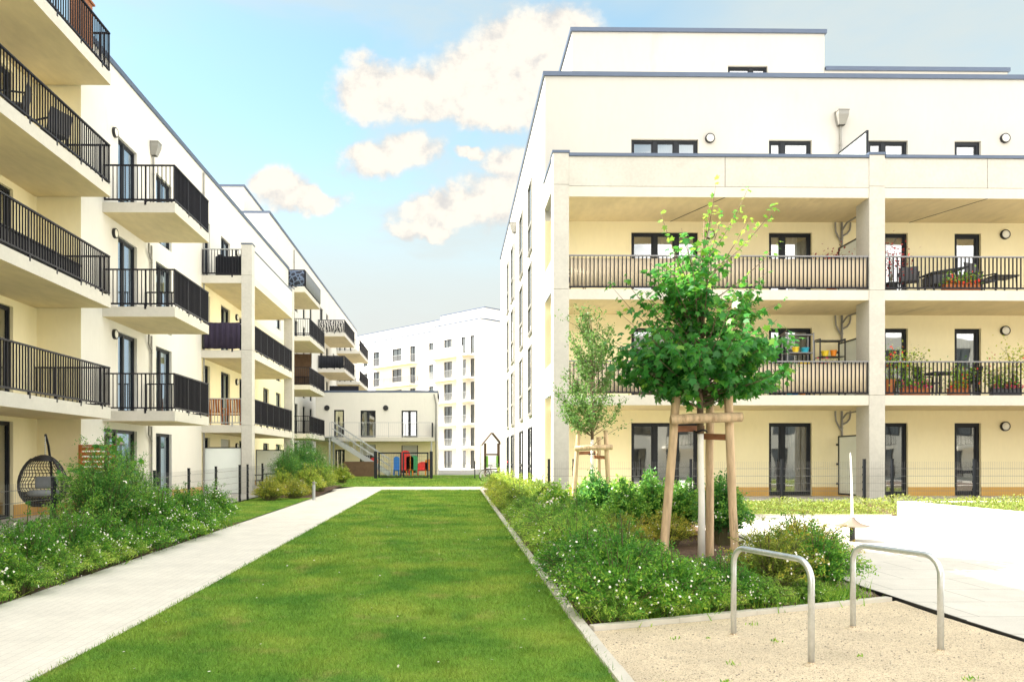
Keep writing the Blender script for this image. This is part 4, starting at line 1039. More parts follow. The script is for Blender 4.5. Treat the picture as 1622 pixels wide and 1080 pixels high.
# left bed beside the path
row('cinq', [(-5.5, 8.1), (-6.3, 8.0), (-5.5, 9.2), (-6.2, 9.3), (-5.45, 10.3)], 'nearest white flowered shrub of the left bed, spilling towards the path', 'near white flowered shrubs along the left path', .70, .92)
row('cinq', [(-5.45, 11.4), (-5.4, 12.2), (-6.05, 12.5)], 'large white flowered shrub in front of the hanging chair and the tall feathery bush', 'large white flowered shrubs before the hanging chair', .76, .92)
row('soft', [(-5.12, 7.9), (-5.12, 8.6), (-5.1, 9.4), (-5.12, 10.2), (-5.1, 11.0), (-5.14, 11.8), (-5.12, 12.5)], 'low soft green plant creeping onto the path edge below the white flowered shrubs', 'low plants at the left path edge', .6, .8)
row('cinqlow', [(-6.4, 11.4), (-6.5, 10.4)], 'low shrub in front of the paved terrace with the hanging chair', 'low shrubs before the left terrace', .85, 1.0)
row('cinqlow', [(-5.2, 13.2), (-5.2, 14.0), (-5.22, 14.9), (-5.25, 15.8)], 'low green shrub at the path edge in front of the tall feathery bush', 'low shrubs at the path edge', .8, 1.0)
row('cinq', [(-5.55, 14.9), (-5.4, 16.0), (-5.4, 17.0), (-5.5, 18.0), (-6.4, 17.0), (-6.3, 18.1)], 'white flowered shrub between the tall feathery bush and the little lawn', 'white flowered shrubs by the little lawn', .85, 1.08)
plant('feather', 0, -6.35, 14.4, 1.0, .3, 'tall feathery dark green bush standing highest in the left bed', None)
plant('feather', 0, -6.5, 15.9, .88, 2.3, 'rounded feathery bush behind the tallest one in the left bed, by the fence', None)
row('olive', [(-6.3, 27.6), (-5.6, 28.0), (-6.7, 28.9), (-5.7, 29.1), (-6.2, 26.9)], 'low pale spreading shrub around the grey bollard light', 'low shrubs round the bollard', .95, 1.15)
row('hedge', [(-5.6, 30.3), (-5.7, 31.6), (-5.6, 33.0), (-5.9, 34.4), (-6.6, 30.6), (-6.4, 36.4)], 'green hedge shrub by the path bend before the low building', 'hedge shrubs by the path bend', 1.05, 1.35)
row('feather', [(-6.7, 31.9), (-6.6, 33.9), (-6.5, 36.2), (-7.4, 38.6)], 'tall bushy green shrub in front of the far balconies', 'tall shrubs before the far balconies', .95, 1.2)
row('hedge', [(-5.8, 41.5), (-6.6, 43.5), (-7.6, 46.0), (-6.4, 39.6)], 'shrub on the far lawn beside the staircase', 'shrubs beside the staircase', 1.0, 1.3)
# right bed
row('hedge', [(1.75, 20.6), (1.7, 21.7), (1.75, 22.8), (1.7, 23.9), (1.75, 25.1), (1.8, 26.3), (1.75, 27.6), (1.8, 28.9), (1.8, 30.3), (1.85, 31.8), (2.4, 21.2), (2.4, 23.0), (2.35, 25.2)], 'olive green hedge shrub along the sunlit side wall of the right block', 'hedge shrubs along the side wall', .92, 1.12)
row('soft', [(1.8, 12.0), (1.8, 12.9), (1.75, 13.8), (1.8, 14.7), (1.75, 15.6), (1.85, 16.5), (1.8, 17.5), (1.85, 18.6), (1.8, 19.6), (2.55, 13.7), (2.6, 14.8), (2.5, 15.9), (2.4, 16.9)], 'low green shrub with tiny pale flowers behind the lawn kerb, left of the staked trees', 'low shrubs behind the lawn kerb', .75, 1.35)
row('cinqlow', [(1.7, 8.1), (1.75, 9.0), (1.7, 9.9), (1.75, 10.9), (2.3, 8.3), (2.35, 9.3), (2.2, 10.3), (2.95, 8.6), (3.05, 9.5)], 'white flowered low shrub at the near corner of the right bed, beside the gravel', 'low shrubs by the gravel kerb', .8, 1.22)
row('soft', [(1.55, 7.75), (2.15, 7.98), (2.75, 8.22), (3.35, 8.5), (4.0, 8.8)], 'low soft plant creeping over the kerb onto the gravel', 'low plants at the gravel kerb', .5, .65)
row('spiky', [(3.7, 9.15), (4.35, 9.35), (4.6, 10.1), (4.8, 11.0)], 'upright twiggy shrub at the bed corner behind the bike stands', 'twiggy shrubs behind the bike stands', .95, 1.1)
row('rose', [(2.5, 18.6), (3.2, 18.3), (3.9, 18.5), (2.3, 17.6), (3.0, 17.3), (3.7, 17.2), (4.4, 17.6), (5.0, 18.2)], 'light green broad leaved shrub with pale blossom in front of the terrace fence', 'broad leaved shrubs before the terrace fence', .8, 1.0)
row('dark', [(3.3, 15.0), (3.9, 15.4), (4.75, 13.8), (4.95, 14.7), (2.95, 16.2), (4.5, 15.2)], 'dark green dense shrub behind the large staked tree', 'dark shrubs behind the staked tree', .85, 1.05)
row('olive', [(2.75, 12.9), (3.1, 13.6), (3.75, 13.7)], 'brownish olive shrub left of the foot of the large staked tree', 'olive shrubs by the tree foot', .85, 1.0)

row('fern', [(1.9, 8.7), (2.6, 9.1), (3.3, 9.0), (2.0, 9.8), (2.7, 10.0), (1.8, 11.4), (2.1, 13.4), (2.2, 14.4), (2.15, 15.3)], 'light green feathery clump rising between the low shrubs of the right bed', 'feathery clumps in the right bed', .75, 1.15)
row('fern', [(-5.9, 8.5), (-5.8, 9.8), (-5.9, 11.0), (-5.8, 12.0), (-5.9, 17.4)], 'light green feathery clump rising out of the white flowered shrubs on the left', 'feathery clumps in the left bed', .8, 1.15)
# yellow green ground cover
def cover(name, n, area, hmax, label, z=None, seed=1, taper=None):
    rg = np.random.default_rng(seed)
    x0, x1, y0, y1 = area
    x = rg.uniform(x0, x1, n); y = rg.uniform(y0, y1, n)
    bump = .5 + .5 * np.sin(x * 3.1 + 1.3 * np.sin(y * 2.3)) * np.sin(y * 2.7 + x)
    base = np.array([zg(a, b) for a, b in zip(x, y)]) if z is None else np.full(n, z)
    edge = np.clip((y - y0) / .9, .12, 1) if z is None else np.ones(n)
    h = rg.uniform(0, 1, n) ** .6 * hmax * (.35 + .65 * bump) * edge
    P = np.stack([x, y, base + h], 1)
    L = rg.uniform(.03, .06, n)
    T = np.clip(rg.uniform(0, .6, n) + .3 * bump, 0, .8)
    o = arrays_mesh(name, leaf_polys(P, rnd(rg, n) + [0, 0, .6], rnd(rg, n, .5) + [0, 0, 1.], L, L * .5, LEAF4), 4, M['sedum'], None, T)
    tag(o, label, 'ground cover', kind='stuff')
cover('ground_cover', 22000, (5.2, 10.2, 18.3, 20.9), .22, 'yellow green ground cover in the sunny strip below the terrace', seed=2)
cover('ground_cover', 26000, (10.5, 16.5, 12.5, 17.9), .22, 'yellow ground cover filling the raised planter', z=.55, seed=3)
patch('planting_bed', [(5.0, 18.34), (10.28, 18.34), (10.28, 21.1), (5.0, 21.1)], 0.012, 8, 6, 'mulch', noise=.01)
patch('planting_bed', [(10.28, 18.1), (24, 18.1), (24, 21.1), (10.28, 21.1)], 0.012, 8, 6, 'mulch', noise=.01)
cover('ground_cover', 16000, (10.3, 17, 18.15, 20.9), .30, 'yellow green ground cover between planter wall and terrace on the right', seed=6)

# ---- large staked maple
def maple(loc, label):
    rg = np.random.default_rng(17)
    root = thing('maple_tree', label, 'tree', loc)
    tr = MB(); tr.tube([(0, 0, -.05), (.005, 0, .9), (-.01, 0, 1.6), (-.012, 0, 1.96)], [.060, .050, .046, .045], 14)
    tr.build('painted_trunk', M['bark_white'], root, smooth='all', local=True)
    wd = MB(); wd.tube([(-.012, 0, 1.955), (-.02, .01, 2.6), (.01, .0, 3.3), (.0, .02, 4.0), (.03, 0, 4.7), (.05, .02, 5.2)], [.052, .046, .036, .026, .015, .007], 10)
    LP, LD, LN, LL, LT = [], [], [], [], []
    def branch(z0, tip, n, size, r0, sag=.0, light=0., t0=.25):
        a = np.array([0, 0, z0]); c = np.array(tip, float); m_ = (a + c) / 2; m_[:2] *= 1.15; m_[2] -= .05 * np.linalg.norm(c - a); m_[2] += sag
        wd.tube([tuple(q) for q in bez(a, m_, c, [0, .25, .5, .75, 1.])], [r0, r0 * .8, r0 * .6, r0 * .4, r0 * .18], 6)
        t = np.sort(rg.uniform(t0, 1.03, n)); p = bez(a, m_, c, t); tg = bez_t(a, m_, c, t)
        off = rnd(rg, n); off /= np.linalg.norm(off, axis=1, keepdims=True); off[:, 2] = off[:, 2] * .7
        pet = size * rg.uniform(.5, 1.0, n)
        q = p + off * pet[:, None]
        LP.append(q); d = off * .8 + tg * .3 + np.array([0, 0, -.55]) + rnd(rg, n, .25); LD.append(d)
        out = q - np.array([0, 0, 3.4]); out[:, 2] *= .5
        LN.append(norm(out) * .55 + np.array([0, 0, .7]) + rnd(rg, n, .35))
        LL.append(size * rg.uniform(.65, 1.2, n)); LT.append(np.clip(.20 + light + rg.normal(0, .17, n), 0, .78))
    prof = [(2.5, .5), (2.72, 1.08), (3.0, 1.36), (3.4, 1.3), (3.7, 1.12), (4.2, .9), (4.6, .76), (5.0, .42)]
    def rad(z):
        for (za, ra), (zb, rb_) in zip(prof, prof[1:]):
            if za <= z <= zb: return ra + (rb_ - ra) * (z - za) / (zb - za)
        return .3
    for i in range(140):
        z = rg.uniform(2.65, 5.0) if i > 62 else rg.uniform(2.65, 3.5)
        ph = rg.uniform(0, 6.283); R_ = rad(z) * math.sqrt(rg.uniform(.3, 1.06))
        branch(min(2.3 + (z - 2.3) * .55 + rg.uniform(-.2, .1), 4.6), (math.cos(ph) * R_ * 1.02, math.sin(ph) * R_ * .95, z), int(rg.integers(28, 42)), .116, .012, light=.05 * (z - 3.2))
    # long leading shoots above and beside the crown
    for (dx, dz, z0, n, ln) in ((-.70, 5.25, 3.9, 12, .3), (.42, 5.45, 4.4, 18, .42), (.60, 5.62, 4.5, 16, .45), (.80, 5.30, 4.2, 16, .42), (1.05, 5.35, 4.3, 18, .45), (1.15, 4.85, 3.9, 14, .35), (.2, 5.3, 4.5, 12, .38), (1.45, 4.10, 3.5, 14, .25), (-1.45, 4.15, 3.0, 20, .28), (-1.2, 4.30, 3.2, 18, .28), (-.95, 4.0, 3.1, 22, .2), (-1.1, 3.5, 2.8, 26, .12), (-1.35, 3.35, 2.8, 22, .12), (-1.3, 3.75, 3.0, 20, .2), (.95, 4.4, 3.6, 20, .25), (.1, 5.65, 4.6, 14, .42), (-.30, 5.1, 4.2, 12, .3), (1.3, 3.0, 2.7, 22, .1), (1.15, 2.75, 2.6, 20, .05), (-1.25, 2.95, 2.7, 20, .05), (1.05, 3.3, 2.9, 18, .1)):
        branch(z0, (dx, rg.uniform(-.4, .3), dz), int(n * 1.5), .078 if ln > .12 else .13, .011, light=ln, t0=.35, sag=-.05)
    wd.build('limbs', M['bark'], root, smooth='all', local=True)
    P = np.concatenate(LP); L = np.concatenate(LL)
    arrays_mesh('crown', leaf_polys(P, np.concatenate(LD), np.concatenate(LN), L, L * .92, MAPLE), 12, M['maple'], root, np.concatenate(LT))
    return root
TX, TY = 3.80, 12.0
maple((TX, TY, zg(TX, TY)), 'young maple with dense dark green crown and white painted trunk between three log stakes')

def small_tree(loc, label):
    rg = np.random.default_rng(23)
    root = thing('young_tree', label, 'tree', loc)
    tr = MB(); tr.tube([(0, 0, -.05), (.0, 0, 1.5), (.0, 0, 1.95)], [.04, .034, .032], 10); tr.build('painted_trunk', M['bark_white'], root, smooth='all', local=True)
    wd = MB(); wd.tube([(0, 0, 1.93), (.01, 0, 2.6), (-.02, 0, 3.4), (.0, 0, 4.2), (-.12, 0, 4.95)], [.034, .03, .022, .014, .005], 8)
    LP, LD, LN, LL, LT = [], [], [], [], []
    for i in range(72):
        z = rg.uniform(2.5, 4.95) if i > 14 else rg.uniform(2.3, 3.2)
        rm = np.interp(z, [2.2, 2.5, 3.0, 3.5, 4.0, 4.5, 5.0], [.55, .85, .92, .80, .66, .48, .2])
        ph = rg.uniform(0, 6.28); R_ = rm * rg.uniform(.45, 1.05)
        a = np.array([0, 0, max(2.0, z - .75)]); c = np.array([math.cos(ph) * R_, math.sin(ph) * R_, z]); b = np.array([c[0] * .75, c[1] * .75, a[2] + .25])
        wd.tube([tuple(q) for q in bez(a, b, c, [0, .3, .6, 1])], [.010, .008, .005, .002], 5)
        n = int(rg.integers(90, 150)); t = np.sort(rg.uniform(.3, 1.02, n)); p = bez(a, b, c, t); tg = bez_t(a, b, c, t)
        LP.append(p + rnd(rg, n, .055)); LD.append(tg * .4 + rnd(rg, n, .7)); LN.append(rnd(rg, n, .6) + [0, 0, .9]); LL.append(.058 * rg.uniform(.6, 1.3, n)); LT.append(np.clip(rg.normal(.35, .2, n), 0, .8))
    for tip, n in (((-.75, 0, 4.75), 26), ((-.35, .1, 4.95), 60), ((-.1, 0, 4.95), 60), ((.95, 0, 2.35), 26), ((-.95, 0, 2.9), 22), ((1.0, .1, 3.6), 20)):
        c = np.array(tip); a = np.array([0, 0, c[2] - .55]); b = (a + c) / 2 + [0, 0, .12]
        wd.tube([tuple(q) for q in bez(a, b, c, [0, .5, 1])], [.008, .005, .002], 5)
        t = rg.uniform(.4, 1.05, n); LP.append(bez(a, b, c, t) + rnd(rg, n, .06)); LD.append(rnd(rg, n)); LN.append(rnd(rg, n, .5) + [0, 0, 1.]); LL.append(.055 * rg.uniform(.7, 1.3, n)); LT.append(np.clip(rg.normal(.35, .2, n), 0, .8))
    wd.build('limbs', M['bark'], root, smooth='all', local=True)
    L = np.concatenate(LL)
    arrays_mesh('crown', leaf_polys(np.concatenate(LP), np.concatenate(LD), np.concatenate(LN), L, L * .6, LEAF6), 6, M['birch'], root, np.concatenate(LT))
    return root
T2X, T2Y = X_at(938, 18.0), 18.0
small_tree((T2X, T2Y, zg(T2X, T2Y) - .05), 'slender young tree with airy small leaved crown in front of the left column')

def sapling(loc, label, seed, h=1.95):
    rg = np.random.default_rng(seed)
    root = thing('sapling', label, 'young tree', loc)
    wd = MB(); wd.tube([(0, 0, 0), (.02, 0, h * .5), (.03, 0, h)], [.014, .010, .004], 6)
    LP, LD, LN, LL = [], [], [], []
    for (dx, dy, dz, n) in ((.05, 0, h, 26), (-.75, -.1, h * .70, 34), (-1.05, 0, h * .62, 24), (-.35, .1, h * .93, 14), (.4, .1, h * .75, 14), (.3, -.1, h * .6, 14)):
        a = np.array([.02, 0, h * .42]); c = np.array([dx, dy, dz]); b = (a + c) / 2 + [0, 0, .15]
        wd.tube([tuple(q) for q in bez(a, b, c, [0, .5, 1])], [.008, .005, .002], 5)
        t = rg.uniform(.5, 1.05, n); LP.append(bez(a, b, c, t) + rnd(rg, n, .06)); LD.append(rnd(rg, n, .7) + [0, 0, -.3]); LN.append(rnd(rg, n, .35) + [0, 0, 1.]); LL.append(.12 * rg.uniform(.6, 1.2, n))
    wd.build('stem', M['bark'], root, smooth='all', local=True)
    L = np.concatenate(LL)
    arrays_mesh('crown', leaf_polys(np.concatenate(LP), np.concatenate(LD), np.concatenate(LN), L, L, MAPLE), 12, M['maple'], root, np.clip(rg.normal(.5, .15, len(L)), 0, .78))
    return root
sapling((-6.35, 14.9, zg(-6.35, 14.9)), 'maple sapling reaching out of the tall bush towards the hanging chair', 5)

# tufts of grass and weeds between the shrubs and on the gravel
def weeds(name, spots, n, ln, wd, label, seed, mat, shape=GRS, sp=.10):
    rg = np.random.default_rng(seed); A = []
    for (x, y) in spots:
        k = max(3, int(n * rg.uniform(.5, 1.4))); s_ = rg.uniform(.5, 1.3)
        q = rg.normal(0, sp * s_, (k, 2)); A.append(np.stack([x + q[:, 0], y + q[:, 1], np.full(k, s_)], 1))
    A = np.concatenate(A); k = len(A); z = np.array([zg(a, b) for a, b in A[:, :2]])
    D = rnd(rg, k, .55); D[:, 2] = 1.; L = ln * A[:, 2] * rg.uniform(.5, 1.3, k)
    o = arrays_mesh(name, leaf_polys(np.stack([A[:, 0], A[:, 1], z], 1), D, rnd(rg, k), L, np.full(k, wd), shape), len(shape), M[mat], None, rg.uniform(0, .8, k))
    return tag(o, label, 'grass', kind='stuff')
rw_ = random.Random(31)
weeds('weeds', [(rw_.uniform(1.5, 4.9), rw_.uniform(5.4, 7.6)) for _ in range(11)], 12, .035, .012, 'small green weeds sprouting from the tan gravel', 3, 'rose', LEAF4, .025)
weeds('bed_grass', [(1.45 + rw_.random() * .25, rw_.uniform(8, 30)) for _ in range(90)] + [(-5.15 - rw_.random() * .3, rw_.uniform(7.5, 18.5)) for _ in range(70)] + [(1.5 + t * 3.2, 7.75 + t * 1.28 + rw_.random() * .15) for t in [rw_.random() for _ in range(46)]], 70, .20, .012, 'long wild grass growing between the shrubs at the bed edges', 4, 'cinq', GRS, .12)
# ------------------------------------------------------------------ tree stakes
def stakes(loc, label, s=1.0):
    root = thing('tree_stakes', label, 'tree stake', loc)
    feet = [((-.60, -.02, -.1), (-.40, -.10, 2.66)), ((.50, -.06, -.1), (.36, -.14, 2.68)), ((.33, .62, -.1), (.24, .34, 2.50))]
    for i, (a, b) in enumerate(feet):
        mb = MB(); n = 7
        pts = [tuple(Vector(a).lerp(Vector(b), k / (n - 1)) + Vector((random.uniform(-.006, .006), 0, 0))) for k in range(n)]
        mb.tube(pts, [.065 + random.uniform(-.003, .003) for _ in range(n)], 14)
        mb.build('stake', M['wood'], root, smooth=True, local=True)
    mb = MB(); mb.tube([(-.53, -.22, 2.16), (-.2, -.24, 2.18), (.2, -.26, 2.19), (.52, -.27, 2.20)], [.072, .076, .073, .071], 14); r = mb.build('cross_log', M['wood'], root, smooth=True, local=True)
    mb = MB(); mb.lathe((.521, -.27, 2.20), [(.070, 0), (.0, .002)], 14, 'x'); mb.lathe((-.531, -.22, 2.16), [(.070, 0), (.0, -.002)], 14, 'x'); mb.build('log_end', M['wood_end'], r, local=True)
    for (p, q) in (((-.47, -.08, 2.03), (.15, .34, 2.05)), ((.44, -.12, 1.90), (.10, .34, 1.93))):
        mb = MB(); mb.bar(p, q, .028, .095); mb.build('board', M['board'], root, local=True, bevel=.004)
    mb = MB(); mb.tube([(.09 * math.cos(a), .05 + .16 * math.sin(a), 2.0 + .015 * math.sin(3 * a)) for a in np.linspace(-2.6, 4.0, 18)], .012, 6); mb.build('tie_strap', M['rail'], root, smooth=True, local=True)
    root.scale = (s, s, s)
    return root
stakes((TX, TY, zg(TX, TY)), 'three thick pine log stakes with cross log round the maple')
stakes((T2X, T2Y, zg(T2X, T2Y) - .05), 'smaller log tripod round the slender young tree by the left column', .80)

# ------------------------------------------------------------------ bicycle stands
def bike_stand(a, b, h, label):
    root = thing('bike_stand', label, 'bike stand', (a[0], a[1], 0), group='bike stands on the gravel')
    A = Vector((0, 0, 0)); B = Vector((b[0] - a[0], b[1] - a[1], 0)); d = B.normalized(); r = .16
    pts = [A + Vector((0, 0, -.08)), A + Vector((0, 0, h - r - .05))]
    for k in range(9):
        t = math.pi / 2 * k / 8; pts.append(A + d * (r - r * math.cos(t)) + Vector((0, 0, h - r + r * math.sin(t))))
    for k in range(9):
        t = math.pi / 2 * k / 8; pts.append(B - d * (r - r * math.sin(t)) + Vector((0, 0, h - r + r * math.cos(t))))
    pts.append(B + Vector((0, 0, -.08)))
    mb = MB(); mb.tube(pts, .0255, 20); mb.build('tube_hoop', M['galv'], root, smooth='all', local=True)
    for P_ in (A, B):
        mb = MB(); mb.lathe(tuple(P_), [(.075, -.01), (.06, .006), (.030, .016), (.026, .03)], 18); mb.build('dirty_foot', M['gravel'], root, smooth=True, local=True)
bike_stand((X_at(1162, 7.15), 7.15), (X_at(1285, 6.12), 6.12), .815, 'galvanised bike stand hoop nearest the lawn, in front of the shrubs')
bike_stand((X_at(1351, 7.45), 7.45), (X_at(1490, 6.52), 6.52), .80, 'galvanised bike stand hoop beside the black edging of the plaza')

# ------------------------------------------------------------------ small site furniture
px_, py_ = X_at(1350, 14.2), 14.2
r_ = thing('marker_pole', 'thin white pole with a round skirt on a short black post at the plaza edge', 'pole', (px_, py_, zg(px_, py_)))
mb = MB(); mb.tube([(0, 0, -.05), (0, 0, .27)], .048, 14); mb.build('post', M['black'], r_, smooth=True, local=True)
mb = MB(); mb.lathe((0, 0, .27), [(.0, -.004), (.29, -.004), (.295, .004), (.29, .012), (.14, .055), (.05, .13), (.04, .16), (0, .162)], 28); mb.build('skirt', M['tan_skirt'], r_, smooth=True, local=True)
mb = MB(); mb.tube([(0, 0, .40), (-.01, 0, 1.0), (-.03, 0, 1.52), (-.035, 0, 1.60)], [.024, .017, .013, .008], 12); mb.build('pole', M['white'], r_, smooth=True, local=True)
bx, by = X_at(497, 27.4), 27.4
r_ = thing('bollard_light', 'short grey bollard light beside the path', 'bollard', (bx, by, zg(bx, by)))
mb = MB(); mb.tube([(0, 0, -.05), (0, 0, .52)], .055, 16); mb.build('post', M['stairsteel'], r_, smooth=True, local=True)
mb = MB(); mb.lathe((0, 0, .52), [(.05, 0), (.05, .07), (.062, .075), (.062, .10), (.0, .115)], 16); mb.build('lamp_head', M['pipe'], r_, smooth=True, local=True)
wx, wy = X_at(761, 50), 50
r_ = thing('marker_post', 'slim white post standing at the far end of the lawn', 'post', (wx, wy, zg(wx, wy)))
mb = MB(); mb.tube([(0, 0, 0), (0, 0, 2.0)], .06, 10); mb.build('shaft', M['white'], r_, smooth=True, local=True)
mb = MB(); mb.lathe((0, 0, 2.0), [(.07, 0), (.07, .12), (0, .16)], 10); mb.build('tip', M['white'], r_, local=True)

def fence(name, label, pts, posts, h, mat='frame', wire='rail_top', sp=.05, hz=.2, z=None):
    root = thing(name, label, 'fence', (pts[0][0], pts[0][1], z if z is not None else zg(*pts[0])))
    off = WLOC[root.name]; wm = MB()
    for (ax, ay), (bx_, by_) in zip(pts, pts[1:]):
        L_ = math.hypot(bx_ - ax, by_ - ay); n = int(L_ / sp)
        za, zb = (z, z) if z is not None else (zg(ax, ay), zg(bx_, by_))
        k = .06
        while k < h + .001:
            wm.bar((ax, ay, za + k), (bx_, by_, zb + k), .008, .008); k += hz
        for i in range(n + 1):
            t = i / n; x = ax + (bx_ - ax) * t; y = ay + (by_ - ay) * t; zz = za + (zb - za) * t
            wm.bar((x, y, zz + .04), (x, y, zz + h + .02), .0026, .0026)
    wm.build('wire_mesh', M[wire], root)
    for (x, y) in posts:
        zz = z if z is not None else zg(x, y)
        mb = MB(); mb.box(x - .03, x + .03, y - .076, y - .016, zz - .1, zz + h + .07); mb.box(x - .034, x + .034, y - .08, y - .012, zz + h + .07, zz + h + .09)
        for q in np.arange(.1, h, .2): mb.box(x - .035, x + .035, y - .016, y + .008, zz + q - .02, zz + q + .02)
        mb.build('post', M[mat], root)
    return root
fence('mesh_fence', 'low wire mesh fence with dark posts in front of the right block terrace', [(2.62, 21.18), (20.0, 21.18)], [(X_at(p, 21.2), 21.18) for p in (869, 908, 1093, 1237, 1367, 1411, 1541)] + [(16.5, 21.18)], 1.03, z=ZT)
fence('mesh_fence', 'wire mesh garden fence with dark posts between the left terrace and planting bed', [(-7.0, 9.0), (-7.0, 38.0)], [(-7.0, y) for y in (11.5, 14.0, 16.3, 18.7, 21.1, 23.5, 26.1, 27.1, 29.2, 31.8, 34.4, 37.0)], 1.15)
# double mesh gate at the lawn end
gy = 48.5; ga = [X_at(p, gy) for p in (595, 637, 683)]
gt = thing('mesh_gate', 'dark framed double mesh gate standing across the far lawn', 'gate', (ga[1], gy, zg(0, gy)))
z0 = zg(0, gy); h = Z_at(716, 0, gy) - z0
for x, w_ in ((ga[0], .10), (ga[2], .10)):
    mb = MB(); mb.box(x - w_, x + w_, gy - .08, gy + .08, z0 - .1, z0 + h + .05); mb.build('post', M['frame'], gt)
for a, b in ((ga[0] + .16, ga[1] - .03), (ga[1] + .03, ga[2] - .16)):
    mb = MB(); w_ = .045
    mb.box(a, a + w_ * 2, gy - .03, gy + .03, z0 + .06, z0 + h); mb.box(b - w_ * 2, b, gy - .03, gy + .03, z0 + .06, z0 + h); mb.box(a, b, gy - .029, gy + .029, z0 + h - w_ * 2, z0 + h - .002); mb.box(a, b, gy - .029, gy + .029, z0 + .062, z0 + .06 + w_ * 2)
    for k in range(1, 14): mb.bar((a + (b - a) * k / 14, gy, z0 + .1), (a + (b - a) * k / 14, gy, z0 + h - .05), .008, .008)
    for k in range(1, 7): mb.bar((a, gy, z0 + .1 + (h - .15) * k / 7), (b, gy, z0 + .1 + (h - .15) * k / 7), .008, .008)
    mb.build('gate_leaf', M['frame'], gt)
fence('mesh_fence', 'thin mesh fence running from the gate to the right block', [(ga[2] + .2, gy), (2.7, gy)], [(X_at(752, gy), gy)], 1.0, sp=.1)

# outdoor staircase
sy0, sy1 = 52.6, 53.6
sa = (X_at(527, 53), 3.18); sb = (X_at(617, 53), zg(-4, 53) + .05)
st = thing('steel_staircase', 'grey steel outdoor staircase descending from the gallery of the low building', 'staircase', (sb[0], 53, zg(-4, 53)))
for y in (sy0, sy1):
    mb = MB(); mb.bar((sa[0], y, sa[1] - .12), (sb[0], y, sb[1] + .1), .05, .28); mb.build('stringer', M['stairsteel'], st)
    mb = MB()
    for dz in (.55, 1.0): mb.bar((sa[0], y, sa[1] + dz), (sb[0], y, sb[1] + .1 + dz), .04, .05)
    for k in range(9):
        t = k / 8; x = sa[0] + (sb[0] - sa[0]) * t; z = sa[1] + (sb[1] + .1 - sa[1]) * t; mb.bar((x, y, z - .1), (x, y, z + 1.0), .035, .035)
    mb.build('handrail', M['stairsteel'], st)
for k in range(14):
    t = (k + .5) / 14; x = sa[0] + (sb[0] - sa[0]) * t; z = sa[1] + (sb[1] - sa[1]) * t
    mb = MB(); mb.box(x - .16, x + .16, sy0 + .03, sy1 - .03, z - .02, z + .02); mb.build('tread', M['stairsteel'], st)
mb = MB(); mb.box(sa[0] - 1.4, sa[0], sy0, 54.58, 3.12, 3.2); mb.build('landing', M['stairsteel'], st)
for y in (sy0 + .1, 54.4):
    mb = MB(); mb.box(sa[0] - .2, sa[0] - .1, y - .05, y + .05, zg(-8, 53) - .1, 3.12); mb.build('support_post', M['stairsteel'], st)
mb = MB(); mb.box(X_at(545, 52.2), X_at(594, 52.2), 52.1, 52.25, .4, zg(-6, 52) + 1.0); tag(mb.build('stone_wall', M['wood_dark']), 'low brown wall half hidden by shrubs below the staircase', 'low wall')

# playhouse, bicycle, toys
hx, hy = X_at(779, 52), 52.0; hz = zg(hx, hy)
ph = thing('playhouse', 'small open wooden playhouse with pitched roof and lime green sides at the lawn end', 'playhouse', (hx, hy, hz))
for (x, y) in ((-.44, -.4), (.44, -.4), (-.44, .4), (.44, .4)):
    mb = MB(); mb.box(x - .06, x + .06, y - .06, y + .06, -.05, 2.15); mb.build('post', M['wood_dark'], ph, local=True)
for s in (-1, 1):
    mb = MB(); mb.bar((s * .62, 0, 2.0), (0, 0, 2.82), 1.1, .06, up=(0, 1, 0)); mb.v = [v for v in mb.v]; 
    mb = MB(); a = Vector((s * .66, 0, 1.98)); b = Vector((0, 0, 2.80)); nrm = Vector((s * (b.z - a.z), 0, .66)).normalized() * .07
    q = [a + Vector((0, -.6, 0)), b + Vector((0, -.6, 0)), b + Vector((0, .6, 0)), a + Vector((0, .6, 0))]; t_ = [p + nrm for p in q]
    mb.quad(*q); mb.quad(*t_[::-1])
    for i in range(4): mb.quad(q[i], q[(i + 1) % 4], t_[(i + 1) % 4], t_[i])
    mb.build('roof_panel', M['wood_dark'], ph, local=True)
    mb = MB(); mb.box(s * .36 - .10, s * .36 + .10, -.46, -.42, .55, 1.32); mb.build('side_panel', M['lime'], ph, local=True)
mb = MB(); mb.box(-.37, .37, -.44, -.38, 1.36, 1.46); mb.build('beam', M['wood_dark'], ph, local=True)
mb = MB(); mb.box(-.38, .38, -.34, .40, .42, .5); mb.build('floor_deck', M['wood_dark'], ph, local=True)
